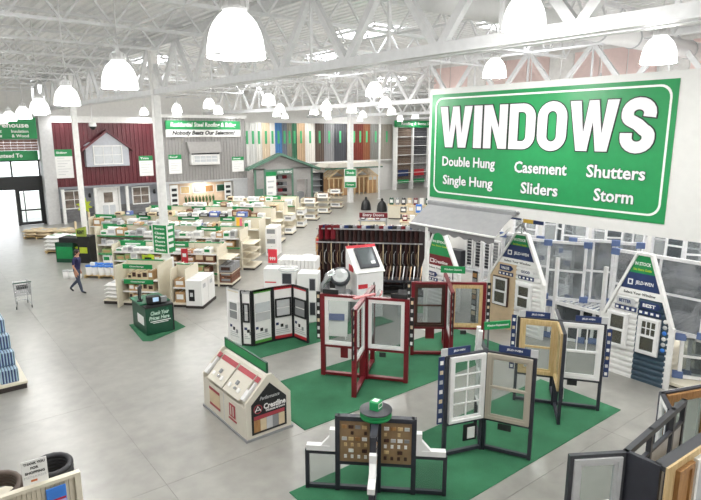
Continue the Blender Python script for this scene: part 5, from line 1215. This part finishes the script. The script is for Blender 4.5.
B('red_logo', REDS, sk, -.005, 0, .3, .7, 1.62, 1.85); B('red_logo', REDS, sk, .05, .4, -.012, 0, 1.1, 1.25)
fl_ = E('flooring_board', 'grey angled roof sample leaning before the skylight cabinet', 'sample', UV(18.3, 1.9), -45); MB().prism([(0, .05), (.06, 0), (.75, 1.15), (.69, 1.2)], .0, .4).build('board', LGREY, fl_); MB().prism([(.06, 0), (.12, 0), (.8, 1.12), (.75, 1.15)], .0, .4).build('edge', mat('pale_pink', (214, 150, 146)), fl_)
st = E('sun_tunnel_display', 'grey domed light tunnel display with round silver lens', 'display', UV(18.6, 3.2), -45)
B('cabinet', GREY, st, 0, .95, 0, .8, 0, .95); B('card_shelf', PAPER, st, .1, .85, -.15, 0, .55, .6)
MB().tube([(.08, .4, .95), (.08, .4, 1.2), (.2, .38, 1.5), (.45, .35, 1.66)], .16, 14).build('tunnel_tube', CHROME, st)
M_ = Matrix.Translation((.62, .28, 1.55)) @ Matrix.Rotation(R(50), 4, 'X')
mb = MB(); mb.lathe([(.0, -.3), (.28, -.3), (.34, -.1), (.34, .02), (.30, .06), (.27, .06)], 28); mb.v = [tuple(M_ @ Vector(v)) for v in mb.v]; mb.build('tunnel_housing', DARK, st)
mb = MB(); mb.lathe([(.27, .05), (.2, .09), (.1, .11), (0, .115)], 28); mb.v = [tuple(M_ @ Vector(v)) for v in mb.v]; mb.build('lens', mat('lens_silver', (206, 210, 210), .2, metal=.3), st)
for k in range(3): B('sample_card', [PAPER, REDS, PAPER][k], st, .15 + k * .25, .33 + k * .25, -.17, -.155, .62, .82)
B('support', GREY, st, .45, .75, .2, .6, .95, 1.4)
for i, (u, v, wd, d, z0, h, lb) in enumerate(((18.55, 5.2, 1.1, .5, 0, 1.1, 'lower white window carton with dark picture left of the tunnel display'), (18.55, 5.2, 1.1, .5, 1.105, .72, 'upper white window carton with dark picture left of the tunnel display'), (18.45, 4.0, .7, .6, 0, .9, 'lower white carton in the right stack beside the tunnel display'), (18.45, 4.0, .7, .6, .905, .8, 'upper white carton in the right stack beside the tunnel display'))):
    c = E('window_carton', lb, 'carton', UV(u, v, z0), -45, 'white window cartons')
    MB().cbox(0, wd, 0, d, 0, h, .012).build('carton_body', PAPER, c); MB().ring(wd * .58, wd * .9, h * .25, h * .8, -.008, 0, .02).build('picture_border', LGREY, c); B('picture', DARK, c, wd * .6, wd * .88, -.006, 0, h * .28, h * .77); B('printed_line', REDS, c, .05, wd * .4, -.005, 0, h * .3, h * .36); B('tape', LGREY, c, 0, wd, d / 2 - .03, d / 2 + .03, h, h + .003)
ov = tag(MB().tube([(.35 * math.cos(t * math.pi / 12), .2 * math.sin(t * math.pi / 12), 0) for t in range(24)], .02, 6, 0, True).build('wire_hoop', LGREY, None, None, UV(18.5, 4.3, 1.83), (R(12), 0, R(-45))), 'pale oval hoop lying on the white window cartons', 'hoop')
pk = E('panel_stack', 'pallet stack of ribbed white panels on brown cardboard behind the cartons', 'stack', UV(20.9, 5.3), -45)
B('cardboard_base', KRAFT, pk, 0, 1.5, 0, 1.0, 0, 1.15)
for k in range(10): MB().cbox(.01 + k * .15, .14 + k * .15, .02, .98, 1.15, 1.6, .01).build('panel', PAPER, pk)
rp_ = E('price_sign', 'red price sign on a pole beside the ribbed white panel stack', 'sign', UV(21.0, 5.5), -45); MB().tube([(0, 0, 0), (0, 0, 1.9)], .015, 6).build('pole', GREY, rp_); B('board', mat('coral_red', (226, 58, 74), .5), rp_, -.17, .17, -.02, .02, 1.45, 1.98); text('999', PAPER, rp_, 0, -.026, 1.62, .24, .14, bold=.04)
wb_ = E('white_bags_pile', 'loose pile of white wrapped goods beside the aisle behind the panels', 'bundle', UV(25.0, 4.9), -30)
MB().add([(x * .9, y * .7, z) for x, y, z in [(math.cos(a) * r, math.sin(a) * r, h) for r, h in ((1, 0), (.95, .4), (.6, .8), (.2, .95)) for a in [q * math.pi / 8 for q in range(16)]]], [(i * 16 + k, i * 16 + (k + 1) % 16, (i + 1) * 16 + (k + 1) % 16, (i + 1) * 16 + k) for i in range(3) for k in range(16)] + [tuple(range(48, 64))], 0, True).build('wrap', mat('white_wrap', (226, 226, 228), .4, bump=.5), wb_); MB().tube([(-.9, -.3, .3), (-.6, -.4, .6), (-.2, -.5, .75)], .05, 6).build('black_strap', INK, wb_)
ta = E('a_frame_easel', 'white easel board with blue and yellow picture seen through the burgundy display', 'easel', UV(16.9, 2.9), -45)
MB().prism([(0, .1), (.04, .1), (.3, 1.3), (.26, 1.3)], 0, .8, plane='yz').build('board', PAPER, ta); MB().prism([(.06, .6), (.2, .6), (.28, .9), (.2, .9)], .1, .7, plane='yz').build('picture', mat('blue_yellow', (90, 104, 150), .5), ta)
for x in (.05, .75): MB().bar((x, .3, 1.25), (x - .1, .75, 0), .03).bar((x, .05, .15), (x, 0.0, 0), .03).build('leg', VINYL, ta)
wcb = E('low_wall_display', 'low white roof sample display right of the skylight cabinet', 'display', UV(19.4, .6), -45); B('body', LGREY, wcb, 0, 1.0, 0, .6, 0, .75); B('green_picture', mat('soft_green', (150, 186, 160), .6), wcb, .1, .9, -.01, 0, .15, .5); B('dark_top', INK, wcb, -.03, 1.03, -.03, .63, .75, .82)

# ================================================================== LEFT SIDE
# shopping cart
ct = E('shopping_cart', 'empty wire shopping cart standing on the floor at left', 'shopping cart', (3.1, 23.7, 0), -4)
mb = MB()
def wires(a, b, c, d, n):  # wires between edge a-b and edge c-d
    for k in range(n + 1): t = k / n; mb.bar(Vector(a).lerp(Vector(b), t), Vector(c).lerp(Vector(d), t), .012)
bl, br, fl2, fr2 = (-.25, -.3, .5), (.25, -.3, .5), (-.2, .35, .55), (.2, .35, .55); tl, tr, ftl, ftr = (-.29, -.38, .98), (.29, -.38, .98), (-.22, .45, .92), (.22, .45, .92)
for a, b, c, d in ((bl, br, tl, tr), (fl2, fr2, ftl, ftr), (bl, fl2, tl, ftl), (br, fr2, tr, ftr), (bl, fl2, br, fr2)): wires(a, b, c, d, 8); wires(a, c, b, d, 4)
mb.build('basket', CHROME, ct)
mb = MB(); mb.bar((-.25, -.35, .15), (-.28, -.38, .98), .025).bar((.25, -.35, .15), (.28, -.38, .98), .025).bar((-.25, -.35, .15), (-.18, .45, .15), .025).bar((.25, -.35, .15), (.18, .45, .15), .025).bar((-.18, .45, .15), (.18, .45, .15), .025).bar((-.18, .4, .15), (-.2, .3, .5), .02).bar((.18, .4, .15), (.2, .3, .5), .02); mb.build('chassis', CHROME, ct)
MB().tube([(-.3, -.46, 1.02), (.3, -.46, 1.02)], .018, 8).build('handle', GREEND, ct); B('child_seat_flap', INK, ct, -.18, .18, -.32, -.3, .74, .9); mb = MB()
for k in range(5): mb.bar((-.22 + k * .11, -.3, .3), (-.16 + k * .08, .4, .3), .012)
mb.build('lower_tray', CHROME, ct)
for x, y in ((-.25, -.33), (.25, -.33), (-.18, .42), (.18, .42)): MB().tube([(x - .015, y, .06), (x + .015, y, .06)], .06, 14).build('wheel', INK, ct); B('caster_fork', CHROME, ct, x - .02, x + .02, y - .02, y + .02, .06, .15)
# platform with blue striped packs
pf = E('floor_platform', 'cream display platform with dark kick edge at the left edge', 'display base', (-.6, 15.75, 0))
B('kick', KICK, pf, .02, 2.53, .03, 3.6, 0, .14); B('deck', CREAM, pf, 0, 2.55, 0, 3.6, .14, .2)
BST = mat('stripe_blue', (58, 84, 140), .4, var=.1); BLT = mat('stripe_pale', (176, 204, 222), .35, var=.05)
mb = MB(); mb.cbox(-.2, .2, -.14, .14, 0, .34, .03, 0)
for k in range(6):
    x = -.185 + k * .066; mb.box(x, x + .026, -.146, .146, .015, .345, 1); mb.box(x + .03, x + .042, -.144, .144, .015, .343, 2)
for k in range(4): mb.box(-.206, .206, -.12 + k * .066, -.095 + k * .066, .015, .342, 1)
pack = mb.mesh('pack', [BST, BLT, INK])
spots = [(1.38, 16.0, 0), (1.38, 16.33, 0), (1.38, 16.33, 1), (1.36, 16.66, 0), (1.36, 16.66, 1), (1.36, 16.66, 2)] + [(1.32, 17.0 + .32 * q, l) for q in range(3) for l in range(4)] + [(.86, 16.9 + .32 * q, l) for q in range(3) for l in range(4)]
rowy = sorted({(round(x > 1.1), y) for x, y, l in spots}, key=lambda p: (-p[0], p[1]))
for x, y, l in spots:
    rw = rowy.index((round(x > 1.1), y)) + 1; rw -= 0 if x > 1.1 else 6
    tag(link('striped_pack', pack, None, None, (x + .2, y, .2 + .347 * l), (0, 0, 0)), 'blue striped pack, %s row from front, %s layer up, %s column on left platform' % (nth(rw), nth(l + 1), 'right' if x > 1.1 else 'left'), 'pack', 'blue striped packs')
for i, (y, z, m, lb) in enumerate(((18.3, .2, KICK, 'dark carton at the bottom of the stack behind the blue packs'), (18.3, .8, NAVY, 'navy carton in the middle of the stack behind the blue packs'), (18.3, 1.4, KRAFT, 'tan carton on top of the stack behind the blue packs'))):
    tag(link('carton', carton_mesh(.9, .7, .59, m, PAPER), None, None, (1.3, y + .3, z)), lb, 'carton')
# foreground shelf end with coils and thank-you card
gb_ = E('slatted_gondola', 'cream slatted shelf back cropped at the bottom left corner', 'shelving', (-1.8, 8.46, 0), -1)
B('top_cap', CREAM, gb_, 0, 3.36, -.03, .07, 1.47, 1.52); B('end_post', CREAM, gb_, 3.28, 3.36, -.03, .07, 0, 1.47)
for k in range(54): B('slat', CREAMD, gb_, .02 + k * .06, .02 + k * .06 + .05, 0, .03, .1, 1.47)
B('base', KICK, gb_, 0, 3.36, -.3, .5, 0, .1)
B('backing', CREAM, gb_, 0, 3.3, .03, .05, .1, 1.47)
po_ = tag(MB().cbox(-.13, .13, -.012, .012, 0, .36, .005).build('hanging_pack', BLUE, None, None, (1.22, 8.37, 1.06)), 'bright blue packet hanging on the cream slatted shelf back', 'packet'); B('label_band', mat('pale_violet', (206, 190, 226)), po_, -.12, .12, -.016, -.012, .06, .14); B('pink_band', REDS, po_, -.12, .12, -.016, -.012, .15, .18)
ty = E('counter_card', 'white card reading THANK YOU FOR SHOPPING on the shelf top', 'sign', (1.0, 8.47, 1.52), -4)
MB().cbox(-.16, .16, -.006, .006, 0, .37, .004).build('card', PAPER, ty)
for b_, z, wd in (('THANK YOU', .32, .27), ('FOR', .25, .1), ('SHOPPING', .18, .25)): text(b_, INK, ty, 0, -.008, z, wd, .04, bold=.03)
text('MENARDS', LGREY, ty, -.0, -.008, .115, .28, .035, bold=0); B('logo_print', mat('logo_orange', (200, 112, 60)), ty, -.06, .02, -.008, -.006, .04, .07)
def coil(x, y, z, r, n, m, lb, tilt):
    c = E('hose_coil', lb, 'hose', (x, y, z), 0); c.rotation_euler = (R(tilt), 0, R(-5))
    for k in range(n):
        pts = [(r * math.cos(t * math.pi / 16), r * .8 * math.sin(t * math.pi / 16), k * .075) for t in range(32)]
        MB().tube(pts, [.042 + .004 * (t % 2) for t in range(32)], 10, 0, True).build('loop', m, c)
coil(1.28, 8.92, 1.22, .25, 5, mat('black_pipe', (46, 46, 50), .5), 'coiled black corrugated pipe behind the thank-you card', 15)
coil(.55, 8.95, 1.22, .3, 4, mat('brown_pipe', (96, 84, 76), .5), 'coiled grey brown pipe left of the thank-you card', 20)
coil(-.2, 9.0, 1.2, .3, 4, mat('brown_pipe', (96, 84, 76), .5), 'coiled grey brown pipe at the lower left frame edge', 20)
ub = E('coil_table', 'cream shelf carrying the hose coils behind the slatted back', 'shelving', (-1.8, 8.6, 0))
B('shelf', CREAM, ub, 0, 3.3, .02, .8, 1.05, 1.1)
for x in (.05, 3.25): B('bracket', CREAM, ub, x - .03, x + .03, 0, .8, 0, 1.05)

# ================================================================== PERSON (walking towards the right)
def person(loc, rz):
    # local: x = walking direction, z up, y = left
    J = {'pel': (0, 0, .98, .135), 'wst': (.0, 0, 1.10, .125), 'chs': (.02, 0, 1.30, .15), 'shc': (.03, 0, 1.45, .10), 'nck': (.05, 0, 1.53, .06), 'hd0': (.075, 0, 1.60, .075), 'hd1': (.085, 0, 1.68, .09), 'hd2': (.08, 0, 1.75, .065)}
    ed = [('pel', 'wst'), ('wst', 'chs'), ('chs', 'shc'), ('shc', 'nck'), ('nck', 'hd0'), ('hd0', 'hd1'), ('hd1', 'hd2')]
    J['nose'] = (.185, 0, 1.655, .018); ed.append(('hd1', 'nose'))
    legs = {'R': (-.10, [(.0, .95, .105), (.10, .52, .072), (.16, .30, .066), (.20, .09, .046)], (.38, .035)), 'L': (.10, [(-.02, .95, .105), (-.04, .52, .072), (-.25, .33, .062), (-.42, .16, .046)], (-.29, .03))}
    for s_, (y, ch, toe) in legs.items():
        pr = 'pel'
        for i, (x, z, r) in enumerate(ch): nm = 'l%s%d' % (s_, i); J[nm] = (x, y, z, r); ed.append((pr, nm)); pr = nm
        J['toe' + s_] = (toe[0], y, toe[1], .036); ed.append((pr, 'toe' + s_))
    arms = {'R': (-1, [(.03, .19, 1.42, .062), (.0, .235, 1.15, .045), (.13, .24, .95, .034)]), 'L': (1, [(.03, .19, 1.42, .062), (-.06, .235, 1.15, .045), (-.02, .24, .90, .034)])}
    for s_, (sg_, ch) in arms.items():
        pr = 'shc'
        for i, (x, y, z, r) in enumerate(ch): nm = 'a%s%d' % (s_, i); J[nm] = (x, sg_ * y, z, r); ed.append((pr, nm)); pr = nm
        wx, wy, wz, _ = J[pr]; J['p' + s_] = (wx + .03, wy, wz - .07, .03); ed.append((pr, 'p' + s_))
        for f in range(4):
            b0 = 'f%s%da' % (s_, f); b1 = 'f%s%db' % (s_, f); fx = wx + .06 - f * .02; ln = (.05, .058, .054, .042)[f]
            J[b0] = (fx, wy, wz - .11, .010); J[b1] = (fx + .012, wy - sg_ * .015, wz - .11 - ln, .008); ed += [('p' + s_, b0), (b0, b1)]
        J['t' + s_] = (wx + .08, wy - sg_ * .02, wz - .09, .010); ed.append(('p' + s_, 't' + s_))
    names = list(J); idx = {n: i for i, n in enumerate(names)}
    me = bpy.data.meshes.new('body'); me.from_pydata([J[n][:3] for n in names], [(idx[a], idx[b]) for a, b in ed], [])
    o = bpy.data.objects.new('tmp_body', me); COL.objects.link(o)
    sk = o.modifiers.new('s', 'SKIN'); ss = o.modifiers.new('d', 'SUBSURF'); ss.levels = 2; ss.render_levels = 2
    lay = me.skin_vertices[0].data if me.skin_vertices else None
    for n in names:
        r = J[n][3]; lay[idx[n]].radius = (r, r)
        lay[idx[n]].use_root = (n == 'pel')
    for n in ('pel', 'wst', 'chs'): r = J[n][3]; lay[idx[n]].radius = (r * 1.25, r * .85)
    dg = bpy.context.evaluated_depsgraph_get(); m2 = bpy.data.meshes.new_from_object(o.evaluated_get(dg)); bpy.data.objects.remove(o)
    mats = [mat('skin', (196, 146, 120), .5), mat('navy_shirt', (38, 40, 84), .8, var=.15), mat('dark_jeans', (66, 74, 92), .85, var=.15), mat('black_shoe', (30, 30, 32), .5)]
    m2.materials.clear()
    for m in mats: m2.materials.append(m)
    for p in m2.polygons:
        c = p.center; p.use_smooth = True; q = 0
        arm = abs(c.y) > .165 and c.z > .70
        if c.z < .085 or (c.z < .16 and c.x < -.2 and c.y > 0): q = 3
        elif c.z < 1.0 and not arm: q = 2
        elif c.z < 1.5 and (not arm or c.z > 1.22): q = 1
        p.material_index = q
    r_ = link('person', m2, None, None, loc, (0, 0, R(rz)))
    tag(r_, 'person in navy shirt and dark jeans walking across the floor at left', 'person')
    mb = MB(); pr = [(.085, -.03), (.102, 0), (.1, .04), (.085, .085), (.05, .115), (0, .125)]
    mb.lathe(pr, 18, 0, (.065, 0, 1.68)); mb.lathe([(.06, -.1), (.085, -.05), (.092, 0)], 18, 0, (.04, 0, 1.68)); mb.build('hair', mat('brown_hair', (44, 32, 30), .7, var=.2), r_)
    for y in (-.03, .03): MB().lathe([(0, -.008), (.008, 0), (0, .008)], 8).build('eye', INK, r_, None, (.162, y, 1.675))
    MB().box(.15, .168, -.022, .022, 1.612, 1.618).build('mouth', mat('lip', (150, 84, 78)), r_)
    for y in (-.095, .095): MB().lathe([(0, -.02), (.014, -.008), (.016, .012), (0, .022)], 8).build('ear', mats[0], r_, None, (.07, y, 1.665))
    B('belt', INK, r_, -.13, .13, -.14, .14, .985, .986) if False else None
person((5.2, 24.4, .0), -45)
# far column sign
fc = E('column_sign', 'green and white sign on the far column before the shed kits', 'sign', (32.8, 41.6, 0), -38)
B('board', PAPER, fc, -.55, .55, -.32, -.26, 1.35, 3.1); B('green_head', GREEN, fc, -.5, .5, -.34, -.32, 2.45, 3.05); B('green_foot', GREEN, fc, -.5, .5, -.34, -.32, 1.4, 1.9); text('Sheds', PAPER, fc, 0, -.345, 2.75, .7, .24); text('Garages', PAPER, fc, 0, -.345, 1.65, .7, .2)
